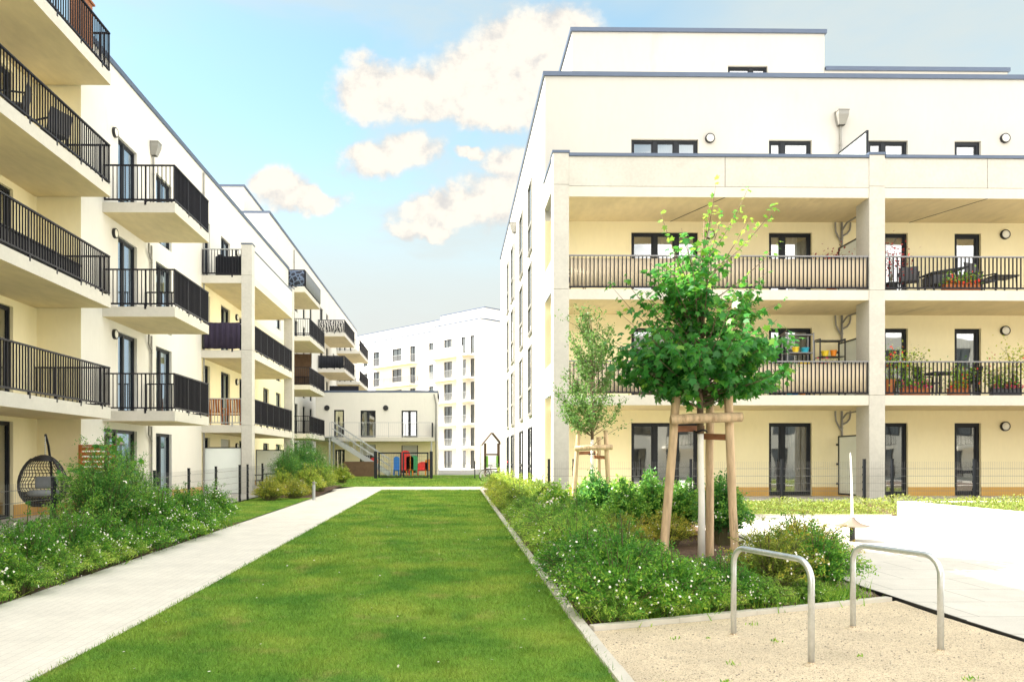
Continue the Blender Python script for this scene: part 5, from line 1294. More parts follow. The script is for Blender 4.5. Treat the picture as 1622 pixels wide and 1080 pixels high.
def bicycle(loc, rz, label):
    root = thing('bicycle', label, 'bicycle', loc, rz)
    for x in (-.52, .52):
        mb = MB(); c = [(x + .33 * math.cos(a), 0, .34 + .33 * math.sin(a)) for a in np.linspace(0, 2 * math.pi, 25)]; mb.tube(c, .022, 6, cap=False); w = mb.build('wheel', M['black'], root, smooth='all', local=True)
        mb = MB()
        for a in np.linspace(0, math.pi, 7)[:-1]: mb.bar((x + .31 * math.cos(a), 0, .34 + .31 * math.sin(a)), (x - .31 * math.cos(a), 0, .34 - .31 * math.sin(a)), .005, .005)
        mb.build('spokes', M['galv'], w, local=True)
    mb = MB()
    for a, b in (((-.52, 0, .34), (-.05, 0, .30)), ((-.05, 0, .30), (-.18, 0, .80)), ((-.18, 0, .80), (.36, 0, .82)), ((-.05, 0, .30), (.38, 0, .72)), ((-.52, 0, .34), (-.17, 0, .74)), ((.52, 0, .34), (.36, 0, .92))): mb.tube([a, b], .018, 8)
    mb.build('frame', M['black'], root, local=True)
    mb = MB(); mb.tube([(.30, -.26, .98), (.36, 0, .94), (.30, .26, .98)], .014, 6); mb.build('handlebar', M['black'], root, local=True)
    mb = MB(); mb.box(-.32, -.06, -.07, .07, .86, .91); mb.build('saddle', M['black'], root, local=True, bevel=.02)
bicycle((X_at(781, 44), 44, zg(1, 44)), .4, 'black bicycle parked beside the playhouse')
rx, ry = X_at(808, 40), 40.0
r_ = thing('red_whirligig', 'red garden ornament on a thin stick by the white side wall', 'ornament', (rx, ry, zg(rx, ry)))
mb = MB(); mb.tube([(0, 0, 0), (0, 0, 1.55)], .012, 6); mb.build('stick', M['rail'], r_, local=True)
mb = MB(); mb.tube([(0, 0, 1.5), (0, 0, 1.2), (-.03, 0, 1.1), (-.17, 0, 1.02)], [.07, .075, .075, .05], 8); mb.build('stocking', M['red'], r_, smooth=True, local=True)
def play_chair(px, w, h, mat, label):
    y = 54.3; x = X_at(px, y); z = zg(x, y)
    root = thing('play_chair', label, 'play chair', (x, y, z), group='coloured chairs outside the low building')
    mb = MB(); mb.box(-w / 2, w / 2, .12, .20, .32, h); n = 8
    pts = [(w / 2 * math.cos(math.pi * i / n), h + w * .28 * math.sin(math.pi * i / n)) for i in range(n + 1)]
    mb.quad(*[(a, .12, b) for a, b in pts]); mb.quad(*[(a, .20, b) for a, b in pts][::-1])
    for (a, b), (c, d) in zip(pts, pts[1:]): mb.quad((a, .12, b), (a, .2, b), (c, .2, d), (c, .12, d))
    mb.build('backrest', M[mat], root, local=True)
    mb = MB(); mb.box(-w / 2, w / 2, -.32, .12, .36, .44); mb.build('seat', M[mat], root, local=True, bevel=.02)
    for sx in (-1, 1):
        for sy in (-.28, .14):
            mb = MB(); mb.box(sx * (w / 2 - .04) - .03, sx * (w / 2 - .04) + .03, sy - .03, sy + .03, 0, .36); mb.build('leg', M[mat], root, local=True)
play_chair(642, .62, 1.55, 'red', 'tall red play chair by the glass door of the low building')
play_chair(649, .5, 1.2, 'orange', 'orange play chair between the tall red and the green one')
play_chair(656, .5, 1.25, 'green', 'green play chair right of the glass door')
play_chair(670, .75, .75, 'red', 'low rounded red play chair beside an orange one')
play_chair(679, .5, 1.0, 'orange', 'orange play chair at the right corner by the gate post')
play_chair(628, .4, 1.2, 'blue', 'blue play chair left of the glass door')
play_chair(592, .5, 1.1, 'red', 'red play chair beside the foot of the staircase')

# ------------------------------------------------------------------ garden terrace on the left
ex, ey = X_at(69, 18.2), 18.2; ez = zg(ex, ey) + .03
ec = thing('hanging_chair', 'black rattan egg shaped hanging chair with grey cushions on a curved stand', 'hanging chair', (ex, ey, ez), rz=.12)
mb = MB(); mb.tube([(.0, .42, .02), (.0, .50, .6), (0, .46, 1.3), (-.02, .34, 1.8), (.0, .12, 2.04), (.04, .0, 2.02)], .028, 10); mb.lathe((0, .15, 0), [(.0, .03), (.48, .03), (.5, .015), (.5, 0)], 24); mb.build('stand', M['black'], ec, smooth=True, local=True)
mb = MB(); mb.tube([(.04, 0, 2.0), (.03, 0, 1.52)], .008, 6)
for k in range(8): mb.tube([(.035, 0, 1.95 - k * .05), (.035, 0, 1.93 - k * .05)], .016, 6)
mb.build('chain', M['rail_light'], ec, local=True)
# woven shell: an egg cut open to the front
def egg(u, v):
    z = .98 + .60 * math.cos(v); r = .50 * math.sin(v) * (1.0 - .16 * math.cos(v))
    return Vector((r * math.sin(u), r * math.cos(u) * .85, z))
mb = MB(); nu, nv = 30, 22
for j in range(1, nv):
    v = math.pi * j / nv
    op = 1.18 if .25 < v / math.pi < .86 else .0
    us = np.linspace(-math.pi + op, math.pi - op, 24) if op else np.linspace(-math.pi, math.pi, 24)
    if .2 < v / math.pi < .62:
        mb.tube([egg(u, v) for u in us], .009, 5, cap=False)
    else:
        v2 = math.pi * (j + .92) / nv; v1 = math.pi * (j - .02) / nv
        for a, b in zip(us, us[1:]): mb.quad(egg(a, v1), egg(b, v1), egg(b, v2), egg(a, v2))
for u in np.linspace(-1.9, 1.9, 24):
    mb.tube([egg(u + .10 * math.sin(k * 1.3), math.pi * (.12 + .72 * k / 14)) for k in range(15)], .009, 5, cap=False)
mb.build('basket', M['rattan'], ec, local=True)
mb = MB(); rim = [egg(s * (math.pi - 1.18), math.pi * v) + Vector((0, -.02, 0)) for s, vs_ in ((1, np.linspace(.2, .88, 12)), (-1, np.linspace(.88, .2, 12))) for v in vs_]; rim.append(rim[0]); mb.tube(rim, .032, 8, cap=False); mb.build('rim', M['rattan'], ec, smooth='all', local=True)
mb = MB(); mb.lathe((0, .02, .70), [(.0, -.07), (.30, -.06), (.36, 0), (.30, .07), (.0, .08)], 20); mb.build('seat_cushion', M['cushion'], ec, smooth='all', local=True)
mb = MB(); mb.box(-.24, .24, .10, .26, .80, 1.08); c_ = mb.build('back_cushion', M['cushion'], ec, local=True, bevel=.05)
kx, ky = X_at(132, 19.6), 19.6; kz = zg(kx, ky) + .03
kb = thing('kettle_grill', 'black kettle barbecue on legs by the orange slatted screen', 'grill', (kx, ky, kz))
mb = MB(); mb.lathe((0, 0, .72), [(.0, -.22), (.16, -.19), (.26, -.08), (.28, 0)], 22); mb.build('bowl', M['black'], kb, smooth='all', local=True)
mb = MB(); mb.lathe((0, 0, .725), [(.285, 0), (.25, .10), (.14, .17), (.0, .19)], 22); l_ = mb.build('lid', M['black'], kb, smooth='all', local=True)
mb = MB(); mb.tube([(-.29, 0, .76), (-.42, -.02, .74)], .02, 6); mb.build('handle', M['black'], l_, local=True)
for a in (0.3, 2.4, 4.5):
    mb = MB(); mb.tube([(.15 * math.cos(a), .15 * math.sin(a), .55), (.32 * math.cos(a), .32 * math.sin(a), 0)], .012, 6); mb.build('leg', M['black'], kb, local=True)
mb = MB(); mb.lathe((0, 0, .28), [(0, 0), (.2, 0), (.2, .02), (0, .02)], 16); mb.build('shelf', M['wood_orange'], kb, local=True)
sx0, sx1, sy = X_at(125, 20.6), X_at(183, 20.6), 20.6; sz = zg(sx0, sy) + .03
ss = thing('slatted_screen', 'orange stained timber slatted screen between two garden terraces', 'screen', (sx0, sy, sz))
W_ = sx1 - sx0; Hs = Z_at(704, sx0, sy) - sz
for k in range(13):
    mb = MB(); z = .08 + k * (Hs - .1) / 13; mb.box(.05, W_ - .05, -.012, .012, z, z + (Hs - .1) / 13 * .72); mb.build('slat', M['wood_orange'], ss, local=True)
for x in (0, W_ - .07):
    mb = MB(); mb.box(x, x + .07, -.035, .035, -.02, Hs); mb.build('post', M['wood_orange'], ss, local=True)
mb = MB(); mb.box(.07, W_ - .07, -.03, .03, Hs - .05, Hs - .001); mb.build('top_rail', M['wood_orange'], ss, local=True)
def table(loc, w, d, h, mat, label, rz=0, group=None):
    root = thing('garden_table', label, 'table', loc, rz, group)
    mb = MB(); mb.box(-w / 2, w / 2, -d / 2, d / 2, h - .04, h); mb.build('table_top', M[mat], root, local=True, bevel=.008)
    for sx in (-1, 1):
        for sy_ in (-1, 1):
            mb = MB(); mb.bar((sx * (w / 2 - .06), sy_ * (d / 2 - .06), h - .04), (sx * (w / 2 - .04), sy_ * (d / 2 - .04), 0), .035, .035); mb.build('leg', M[mat], root, local=True)
    return root
def chair(loc, rz, mat, label, group=None, slat=False, name='garden_chair', w=.5, bh=.92):
    root = thing(name, label, 'chair', loc, rz, group)
    mb = MB(); mb.box(-w / 2, w / 2, -.24, .22, .41, .45); mb.build('seat', M[mat], root, local=True, bevel=.01)
    mb = MB()
    if slat:
        for k in range(int(w / .09)): x = -w / 2 + .05 + k * .09; mb.bar((x, .22, .48), (x, .32, bh), .07, .018)
        mb.bar((-w / 2, .325, bh), (w / 2, .325, bh), .03, .07); mb.bar((-w / 2, .235, .50), (w / 2, .235, .50), .03, .05)
    else:
        mb.bar((0, .22, .45), (0, .33, bh), w, .02, up=(0, 1, 0))
    mb.build('backrest', M[mat], root, local=True)
    for s in (-1, 1):
        mb = MB(); mb.bar((s * w / 2, -.25, .64), (s * w / 2, .27, .66), .04, .03); mb.bar((s * w / 2, -.22, 0), (s * w / 2, -.22, .64), .03, .03); mb.build('armrest', M[mat if slat else 'black'], root, local=True)
        mb = MB(); mb.bar((s * (w / 2 - .02), .16, .43), (s * (w / 2 - .02), .26, 0), .03, .03); mb.build('leg', M[mat if slat else 'black'], root, local=True)
    return root
gx, gy2 = X_at(436, 33.5), 33.5
table((gx, gy2, zg(gx, gy2) + .03), 1.0, .7, .72, 'greyfab', 'dark garden table behind the mesh fence before the second frosted screen')
chair((gx + .75, gy2 + .3, zg(gx, gy2) + .03), 1.2, 'greyfab', 'dark garden chair right of the table behind the mesh fence')
chair((gx - .7, gy2 - .5, zg(gx, gy2) + .03), -1.4, 'greyfab', 'dark garden chair left of the table behind the mesh fence')

# ------------------------------------------------------------------ things on the left balconies
def cloth(name, label, pts, z0, z1, mat, folds=.012):
    mb = MB()
    for (ax, ay), (bx_, by_) in zip(pts, pts[1:]):
        d = Vector((bx_ - ax, by_ - ay, 0)); L_ = d.length; d.normalize(); n_ = Vector((d.y, -d.x, 0)); k = max(8, int(L_ / .03))
        prev = None
        for i in range(k + 1):
            o_ = n_ * (folds * math.sin(i * .9) + .004 * math.sin(i * 2.3)); p = Vector((ax, ay, 0)) + d * (L_ * i / k) + o_
            sag = .015 * math.sin(i * .31)
            cur_ = (p + Vector((0, 0, z0 + sag)), p + Vector((0, 0, z1 + sag * .3)))
            if prev: mb.quad(prev[0], cur_[0], cur_[1], prev[1])
            prev = cur_
    o = mb.build(name, M[mat], smooth='all'); md = o.modifiers.new('thickness', 'SOLIDIFY'); md.thickness = .006
    return tag(o, label, 'cloth')
cloth('privacy_cloth', 'dark purple cloth tied along the end railing of the loggia, second floor', [(XB0 + .12, YL0 - .02), (XLC - .46, YL0 - .02)], FLV[2] + .05, FLV[2] + 1.06, 'purple', .02)
cloth('privacy_cloth', 'blue grey net patterned cloth on the topmost balcony of the far left block', [(XF + .1, 47.13), (-8.84, 47.13)], FL2[4] + .06, FL2[4] + 1.0, 'cells')
cloth('privacy_cloth', 'black and white leaf patterned cloth on a far balcony', [(XF + .1, 63.87), (-8.78, 63.87)], FL2[4] + .06, FL2[4] + 1.0, 'leafcloth')
cloth('privacy_cloth', 'plain black cloth on the far balcony below the leaf patterned one', [(XF + .1, 63.87), (-8.78, 63.87)], FL2[3] + .06, FL2[3] + 1.0, 'blackcloth')
cloth('privacy_cloth', 'dark slate cloth along the front railing of the far topmost balcony', [(-8.76, 47.3), (-8.76, 52.5)], FL2[4] + .06, FL2[4] + 1.0, 'cushion', .004)
chair((-9.35, 31.4, FLV[1]), math.pi, 'wood_orange', 'orange wooden slatted chair on the lowest loggia balcony, near the wall', 'wooden chairs on the loggia balcony', True, w=.6, bh=1.02)
chair((-8.62, 31.4, FLV[1]), math.pi, 'wood_orange', 'orange wooden slatted chair on the lowest loggia balcony, near the column', 'wooden chairs on the loggia balcony', True, w=.6, bh=1.02)
mb = MB(); mb.box(-9.3, -8.3, 31.05, 31.7, FLV[3] + .02, FLV[3] + .82); mb.box(-9.25, -9.0, 31.1, 31.6, FLV[3] + .82, FLV[3] + .9); o = mb.build('covered_furniture', M['blackcloth'], bevel=.06); tag(o, 'stack of furniture under a black cover on the top loggia balcony', 'covered furniture')
chair((-9.5, 17.2, FLV[3]), -1.2, 'greyfab', 'black lounge chair behind the third floor railing of the near block', w=.65)
chair((-9.4, 18.6, FLV[3]), -1.9, 'greyfab', 'second black lounge chair nearer the end of the third floor balcony', w=.65)
mb = MB(); mb.box(-9.3, -9.05, 15.8, 19.3, FLV[2] + .02, FLV[2] + .42); mb.box(-9.35, -9.0, 15.75, 19.35, FLV[2] + .42, FLV[2] + .46); tag(mb.build('planter_box', M['black'], bevel=.01), 'long black planter box behind the second floor railing of the near block', 'planter')
mb = MB(); mb.box(-9.45, -9.1, 19.6, 20.1, FLV[4] + .02, FLV[4] + 1.38); mb.box(-9.5, -9.05, 19.55, 20.15, FLV[4] + 1.38, FLV[4] + 1.43); tag(mb.build('timber_locker', M['board'], bevel=.01), 'brown timber locker on the topmost balcony of the near block', 'locker')
mb = MB(); mb.box(-10.2, -9.2, 31.2, 31.3, 0, 0)
fx, fy = X_at(470, 45), 45.6
mb = MB(); mb.box(-11.9, -11.2, 47.6, 48.4, 13.4, 14.3)

# ------------------------------------------------------------------ things on the right balconies
def mat_screen(label, z0, z1, x0, x1):
    o = cloth('reed_mat', label, [(x0, YB + .085), (x1, YB + .085)], z0, z1, 'beige_mat', .004); o['category'] = 'reed mat'
X10, X11 = bays[0]; X20, X21 = bays[1]
mat_screen('beige reed mat behind the brown railing of the second floor loggia', 6.37, 7.17, X10 + .05, X11 - .05)
mat_screen('beige reed mat behind the brown railing of the first floor loggia behind the maple', 3.47, 4.27, X10 + .05, X11 - .05)
def pot_plant(loc, label, pot_r, pot_h, mat, pmat, h, r, n, seed, fmat=None, nf=0, leaf=.06):
    rg = np.random.default_rng(seed)
    root = thing('potted_plant', label, 'potted plant', loc)
    mb = MB(); mb.lathe((0, 0, 0), [(0, 0), (pot_r * .75, 0), (pot_r, pot_h), (pot_r * 1.08, pot_h), (pot_r * 1.08, pot_h * .88), (pot_r * .92, pot_h * .9), (0, pot_h * .9)], 16); mb.build('pot', M[mat], root, smooth=True, local=True)
    P = rnd(rg, n) * [r * .5, r * .5, h * .28] + [0, 0, pot_h + h * .5]; L = leaf * rg.uniform(.6, 1.3, n)
    arrays_mesh('foliage', leaf_polys(P, rnd(rg, n) + [0, 0, .4], rnd(rg, n, .6) + [0, -.3, .8], L, L * .6, LEAF6), 6, M[pmat], root, rg.uniform(0, .8, n))
    mb = MB()
    for k in range(7): mb.tube([(0, 0, pot_h * .8), (rg.normal(0, r * .2), rg.normal(0, r * .2), pot_h + h * .5), (rg.normal(0, r * .45), rg.normal(0, r * .4), pot_h + h * rg.uniform(.7, 1.0))], [.008, .006, .003], 5)
    mb.build('stems', M['stem'], root, local=True)
    if fmat:
        P = rnd(rg, nf) * [r * .55, r * .5, h * .25] + [0, -.05, pot_h + h * .6]
        arrays_mesh('flowers', leaf_polys(P, rnd(rg, nf), rnd(rg, nf, .5) + [0, -1, .5], rg.uniform(.02, .045, nf), rg.uniform(.02, .045, nf), PETAL), 10, M[fmat], root)['kind'] = 'stuff'
    return root
def flower_box(x0, x1, y, z, label, f1, seed, box='terracotta', grp='flower boxes on the right balcony'):
    rg = np.random.default_rng(seed); root = thing('flower_box', label, 'flower box', ((x0 + x1) / 2, y, z), group=grp); w = (x1 - x0) / 2
    mb = MB(); mb.box(-w, w, -.09, .09, 0, .18); mb.box(-w - .015, w + .015, -.105, .105, .18, .205); mb.build('box', M[box], root, local=True, bevel=.006)
    n = int(520 * w * 2); P = np.stack([rg.uniform(-w, w, n), rg.normal(0, .07, n), .2 + np.abs(rg.normal(0, .15, n))], 1); L = .065 * rg.uniform(.6, 1.4, n)
    arrays_mesh('foliage', leaf_polys(P, rnd(rg, n) + [0, 0, .6], rnd(rg, n, .6) + [0, -.4, .7], L, L * .65, LEAF6), 6, M['rose'], root, rg.uniform(0, .6, n))
    n = int(130 * w * 2); P = np.stack([rg.uniform(-w, w, n), rg.normal(-.06, .05, n), .2 + np.abs(rg.normal(.02, .10, n))], 1)
    arrays_mesh('flowers', leaf_polys(P, rnd(rg, n), rnd(rg, n, .5) + [0, -1, .6], rg.uniform(.02, .045, n), rg.uniform(.02, .045, n), PETAL), 10, M[f1], root)['kind'] = 'stuff'
bx_ = lambda px: X_at(px, YB + .3)
z1_, z2_ = 3.405, 6.305
flower_box(bx_(1425), bx_(1468), YB + .22, z1_, 'terracotta box of pink flowers nearest the column on the first floor balcony', 'pinkflower', 1)
flower_box(bx_(1500), bx_(1530), YB + .22, z1_, 'terracotta box of red flowers in the middle of the first floor balcony', 'redflower', 2)
flower_box(bx_(1567), bx_(1612), YB + .22, z1_, 'box of pink flowers at the right end of the first floor balcony', 'pinkflower', 3, 'greyfab')
pot_plant((bx_(1409), YB + .3, z1_), 'red flowers in an orange pot right beside the column, first floor', .14, .45, 'terracotta', 'rose', .85, .36, 360, 4, 'redflower', 40)
pot_plant((bx_(1455), YB + .75, z1_), 'bushy green potted plant behind the pink flower box', .16, .35, 'greyfab', 'hedge', .95, .55, 620, 5, leaf=.07)
pot_plant((bx_(1610), YB + .45, z1_), 'tall leafy potted plant at the right end of the first floor balcony', .16, .4, 'terracotta', 'hedge', 1.0, .5, 520, 6, 'redflower', 12)
table((bx_(1530), YB + 1.1, z1_), 1.2, .75, .74, 'greyfab', 'dark table behind the flower boxes on the first floor balcony')
chair((bx_(1500), YB + 1.2, z1_), 1.4, 'black', 'black reclining chair left of the table on the first floor balcony')
chair((bx_(1562), YB + 1.15, z1_), -1.4, 'black', 'black reclining chair right of the table on the first floor balcony')
pot_plant((bx_(1418), YB + .5, z2_), 'red leaved potted maple beside the column, second floor', .17, .3, 'black', 'redleaf', 1.15, .55, 300, 7, leaf=.07)
o = thing('covered_grill', 'dark grill table with a sloping lid on the second floor balcony', 'grill', (bx_(1518), YB + .9, z2_))
mb = MB(); mb.box(-.5, .5, -.28, .28, .32, .58); mb.build('body', M['greyfab'], o, local=True, bevel=.01)
mb = MB(); mb.bar((-.56, 0, .62), (.50, 0, .80), .62, .05, up=(0, 0, 1)); mb.build('lid', M['black'], o, local=True)
for sx_ in (-.45, .45):
    for sy_ in (-.22, .22):
        mb = MB(); mb.box(sx_ - .02, sx_ + .02, sy_ - .02, sy_ + .02, 0, .33); mb.build('leg', M['black'], o, local=True)
flower_box(bx_(1489), bx_(1545), YB + .17, z2_ - .02, 'long orange planter with small red blooms under the second floor railing', 'redflower', 8, 'terracotta')
chair((bx_(1459), YB + .9, z2_), -.5, 'greyfab', 'grey garden chair on the second floor balcony, next to the red leaved plant')
chair((bx_(1577), YB + .9, z2_), .35, 'greyfab', 'high backed grey garden chair at the right of the second floor balcony', bh=1.05, w=.55)
table((bx_(1612), YB + 1.0, z2_), .7, .6, .6, 'black', 'small black side table at the right end of the second floor balcony')
pot_plant((bx_(1336), YB + 1.0, z2_), 'brown red leaved potted plant in front of the downpipe, second floor', .16, .55, 'terracotta', 'redleaf', .75, .46, 380, 9, leaf=.07)
chair((X10 + .32, YB + .75, z2_), 1.3, 'wood_dark', 'dark slatted folding chair beside the left column, second floor', slat=True)
def rack(x, w, h, mat, label, seed):
    root = thing('shelf_rack', label, 'shelf rack', (x, YB + 1.0, z1_))
    for sx in (-1, 1):
        mb = MB()
        for sy_ in (-.18, .18): mb.bar((sx * w / 2, sy_, 0), (sx * w / 2, sy_, h), .03, .03)
        mb.bar((sx * w / 2, -.18, h - .015), (sx * w / 2, .18, h - .015), .03, .03); mb.build('side_frame', M[mat], root, local=True)
    for k in range(4):
        mb = MB(); z = .25 + k * (h - .3) / 3; mb.box(-w / 2 + .015, w / 2 - .015, -.17, .17, z - .012, z + .012); mb.build('shelf', M[mat], root, local=True)
    return root
h1, h2 = 1.84, 1.68
rack(bx_(1281), .75, h1, 'rail_top', 'tall thin metal shelf rack on the first floor balcony behind the maple', 1)
rack(bx_(1333), .72, h2, 'black', 'black shelf rack in front of the downpipe, first floor balcony', 2)
def small_pot(x, z, r, hh, mat, label, y=YB + .95):
    root = thing('plant_pot', label, 'pot', (x, y, z)); mb = MB(); mb.lathe((0, 0, 0), [(0, 0), (r * .72, 0), (r, hh), (r * 1.06, hh), (r * 1.06, hh * .85), (r * .9, hh * .9), (0, hh * .9)], 14); mb.build('body', M[mat], root, smooth=True, local=True)
s1z = [z1_ + .262 + k * (h1 - .3) / 3 for k in range(4)]; s2z = [z1_ + .262 + k * (h2 - .3) / 3 for k in range(4)]
small_pot(bx_(1276), s1z[2], .10, .16, 'yellow', 'pale yellow pot on the upper shelf of the thin metal rack')
small_pot(bx_(1291), s1z[2], .12, .14, 'teal', 'turquoise bowl on the upper shelf of the thin metal rack')
small_pot(bx_(1290), s1z[1] , .15, .24, 'yellow', 'bright yellow bucket on the middle shelf of the thin metal rack')
small_pot(bx_(1324), s2z[2], .11, .16, 'yellow', 'yellow pot on the upper shelf of the black rack')
pot_plant((bx_(1322), YB + .98, s2z[1]), 'pink flowering plant on the middle shelf of the black rack', .08, .12, 'white', 'rose', .26, .22, 70, 12, 'pinkflower', 24, leaf=.04)
pot_plant((bx_(1340), YB + .98, s2z[1]), 'leafy green plant on the middle shelf of the black rack', .08, .12, 'white', 'rose', .28, .22, 80, 13, leaf=.04)
small_pot(bx_(1346), s2z[1], .08, .16, 'blue', 'blue pot on the middle shelf of the black rack')
for px, mt, nm in ((1249, 'teal', 'teal'), (1258, 'blue', 'blue'), (1270, 'orange', 'orange')):
    small_pot(bx_(px), z1_, .09, .10, mt, 'small %s pot peeping under the first floor railing mat' % nm, YB + .25)

pot_plant((bx_(1532), YB + .6, z1_), 'leafy green plant in front of the dark table on the first floor balcony', .14, .3, 'terracotta', 'rose', .6, .4, 420, 21, 'redflower', 20)
pot_plant((bx_(1585), YB + .55, z1_), 'low leafy plant between the right reclining chair and the pink flower box', .14, .28, 'greyfab', 'hedge', .55, .42, 380, 22, 'pinkflower', 16)
small_pot(bx_(1338), s2z[2], .09, .18, 'orange', 'orange pot on the upper shelf of the black rack')
# ------------------------------------------------------------------ camera, sun, sky
cam = bpy.data.cameras.new('camera'); co = bpy.data.objects.new('camera', cam); COL.objects.link(co); SC.camera = co
cam.sensor_fit = 'HORIZONTAL'; cam.sensor_width = 36; cam.lens = 36 * FPX / 1622
cam.shift_x = (811 - CX) / 1622; cam.shift_y = (CY - 540) / 1622
co.location = (0, 0, EYE); co.rotation_euler = (R(90), 0, -YAW); cam.clip_end = 3000; cam.clip_start = .05
EL, AZ = R(47), R(3)                     # sun high on the left, a touch beyond the facades
sd = Vector((-math.cos(EL) * math.cos(AZ), math.cos(EL) * math.sin(AZ), math.sin(EL)))
sl = bpy.data.lights.new('sun', 'SUN'); so = bpy.data.objects.new('sun', sl); COL.objects.link(so)
sl.energy = 4.6; sl.angle = R(.5); sl.color = (1, .94, .83)
so.rotation_euler = sd.to_track_quat('Z', 'Y').to_euler(); so.location = (-30, 0, 40)
w = bpy.data.worlds.new('World'); SC.world = w; w.use_nodes = True
nt = w.node_tree; L = nt.links.new; bg = nt.nodes['Background']
sky = N(nt, 'ShaderNodeTexSky', sky_type='NISHITA'); sky.sun_disc = False; sky.sun_elevation = EL; sky.sun_rotation = R(-87); sky.air_density = 1.0; sky.dust_density = .6; sky.ozone_density = 1.6
tc = N(nt, 'ShaderNodeTexCoord'); sp = N(nt, 'ShaderNodeSeparateXYZ'); L(tc.outputs['Generated'], sp.inputs[0])
def mth(op, a, b=None, c=None, clamp=False):
    n = N(nt, 'ShaderNodeMath', operation=op); n.use_clamp = clamp
    for i, v in enumerate((a, b, c)):
        if v is None: continue
        if isinstance(v, (int, float)): n.inputs[i].default_value = v
        else: L(v, n.inputs[i])
    return n.outputs[0]
def ramp(v, a, b, lo=0., hi=1.):
    n = N(nt, 'ShaderNodeMapRange', interpolation_type='SMOOTHSTEP')
    for i, q in enumerate((a, b, lo, hi)): n.inputs[i + 1].default_value = q
    L(v, n.inputs[0]); return n.outputs[0]
def noise(scale, detail, rough, vec=None, dist=0.):
    n = N(nt, 'ShaderNodeTexNoise', Scale=scale, Detail=detail, Roughness=rough, Distortion=dist); L(vec if vec is not None else tc.outputs['Generated'], n.inputs['Vector']); return n.outputs['Fac']
yy = mth('MAXIMUM', sp.outputs['Y'], .02)
u = mth('DIVIDE', sp.outputs['X'], yy); v = mth('DIVIDE', sp.outputs['Z'], yy)
uv = N(nt, 'ShaderNodeCombineXYZ'); L(u, uv.inputs[0]); L(v, uv.inputs[1])
wn = N(nt, 'ShaderNodeTexNoise', Scale=11., Detail=4., Roughness=.6); L(uv.outputs[0], wn.inputs['Vector'])
wc = N(nt, 'ShaderNodeSeparateColor'); L(wn.outputs['Color'], wc.inputs[0])
uw = mth('MULTIPLY_ADD', mth('SUBTRACT', wc.outputs[0], .5), .085, u); vw = mth('MULTIPLY_ADD', mth('SUBTRACT', wc.outputs[1], .5), .075, v)
n1 = noise(26., 8., .62, uv.outputs[0]); n2 = noise(60., 6., .6, uv.outputs[0])
nd = mth('ADD', mth('MULTIPLY', mth('SUBTRACT', n1, .5), .62), mth('MULTIPLY', mth('SUBTRACT', n2, .5), .36))
cum = None
for (cu, cv, ru, rv) in ((-.105, .470, .055, .042), (-.04, .462, .08, .040), (.03, .478, .09, .055), (.095, .505, .08, .065), (.13, .53, .07, .055), (.03, .446, .15, .024), (-.1, .386, .042, .024), (-.065, .390, .05, .028), (-.222, .345, .044, .030), (-.18, .332, .06, .017), (.085, .372, .055, .032), (.02, .316, .11, .024), (.09, .335, .08, .03), (.02, .385, .022, .010), (-.03, .30, .06, .012)):
    d = mth('SQRT', mth('ADD', mth('POWER', mth('DIVIDE', mth('SUBTRACT', uw, cu), ru), 2.), mth('POWER', mth('DIVIDE', mth('SUBTRACT', vw, cv), rv), 2.)))
    e = mth('SUBTRACT', 1., d)
    cum = e if cum is None else mth('SMOOTH_MAX', cum, e, .2)
front = ramp(sp.outputs['Y'], .3, .5)
cumn = mth('ADD', cum, nd)
cmask = mth('MULTIPLY', ramp(cumn, -.18, .34), front)
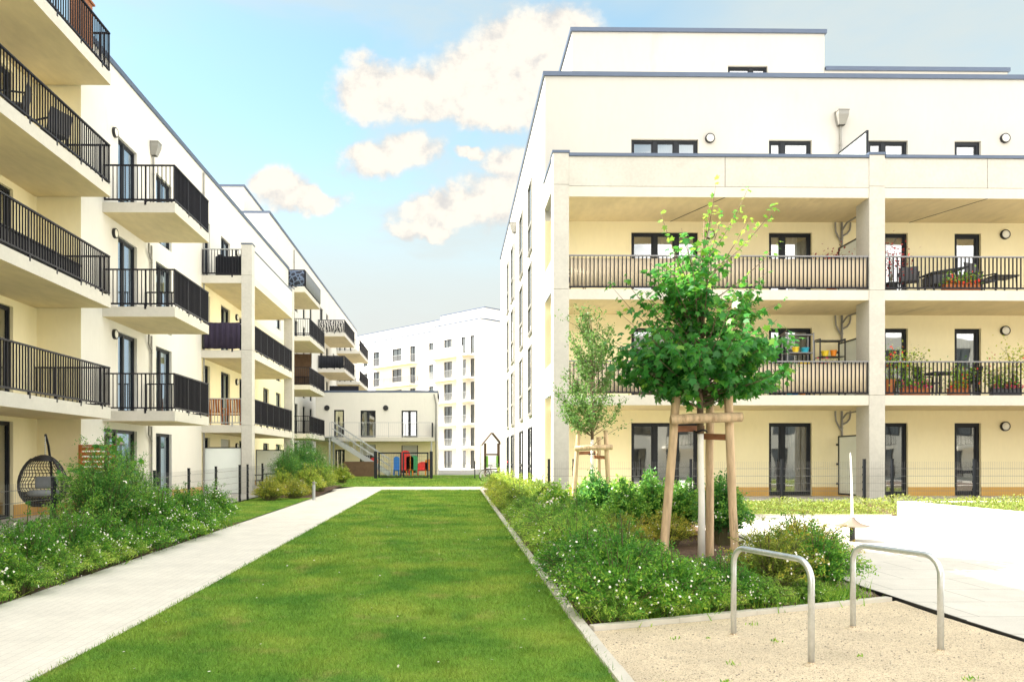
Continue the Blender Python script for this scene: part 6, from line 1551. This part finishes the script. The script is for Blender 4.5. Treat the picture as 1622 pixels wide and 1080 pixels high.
# thin high cloud and horizon veil
mp = N(nt, 'ShaderNodeMapping'); mp.inputs['Scale'].default_value = (1.0, 1.0, 2.6); mp.inputs['Location'].default_value = (.35, .1, .2); L(tc.outputs['Generated'], mp.inputs[0])
n3 = noise(1.9, 7., .55, mp.outputs[0], .6)
veil = ramp(n3, .44, .66)
low = ramp(sp.outputs['Z'], .34, .14)
n4 = noise(4.2, 6., .6, mp.outputs[0])
lowm = mth('MULTIPLY', low, ramp(n4, .25, .62, .55, .98))
hi_ = ramp(sp.outputs['Z'], .455, .54)
him = mth('MULTIPLY', hi_, ramp(n4, .30, .62))
rgt = mth('MULTIPLY', ramp(u, .18, .42), front)
vm = mth('MAXIMUM', mth('MAXIMUM', mth('MAXIMUM', mth('MULTIPLY', veil, .75), lowm), mth('MULTIPLY', him, .92)), mth('MULTIPLY', rgt, ramp(n4, .30, .62, .66, .94)), clamp=True)
def mix(f, a, b):
    n = N(nt, 'ShaderNodeMix', data_type='RGBA')
    L(f, n.inputs[0])
    for i, q in ((6, a), (7, b)):
        if isinstance(q, tuple): n.inputs[i].default_value = (*q, 1)
        else: L(q, n.inputs[i])
    return n.outputs[2]
CLD, VEI = (2.75, 2.58, 2.28), (1.85, 2.06, 2.03)
tint = N(nt, 'ShaderNodeVectorMath', operation='MULTIPLY'); L(sky.outputs[0], tint.inputs[0]); tint.inputs[1].default_value = (.88, .93, .72)
c1 = mix(vm, tint.outputs[0], VEI)
hz = ramp(sp.outputs['Z'], .42, .12)
c1 = mix(mth('MULTIPLY', hz, .9), c1, (2.1, 2.18, 2.08))
shade = ramp(mth('ADD', mth('MULTIPLY_ADD', mth('SUBTRACT', n1, .5), 1.6, mth('MULTIPLY', cumn, .5)), mth('MULTIPLY', mth('SUBTRACT', n2, .5), .6)), -.25, .35)
c2 = mix(cmask, c1, mix(shade, (1.95, 1.90, 1.84), CLD))
# unseen extra-bright cloud overhead and behind, added to fill the shaded faces
back = ramp(sp.outputs['Y'], .35, -.05)
bm = mth('MULTIPLY', back, ramp(n3, .36, .54, .12, 1.))
c3 = mix(bm, c2, (9.6, 9.2, 8.6))
L(c3, bg.inputs['Color']); bg.inputs['Strength'].default_value = .10
vs_ = SC.view_settings; vs_.view_transform = 'Standard'; vs_.look = 'None'; vs_.exposure = 2.0; vs_.gamma = 1.0
SC.cycles.max_bounces = 8; SC.cycles.diffuse_bounces = 4; SC.cycles.glossy_bounces = 3; SC.cycles.transmission_bounces = 4; SC.cycles.transparent_max_bounces = 12
SC.cycles.use_denoising = True; SC.cycles.sample_clamp_indirect = 6.0
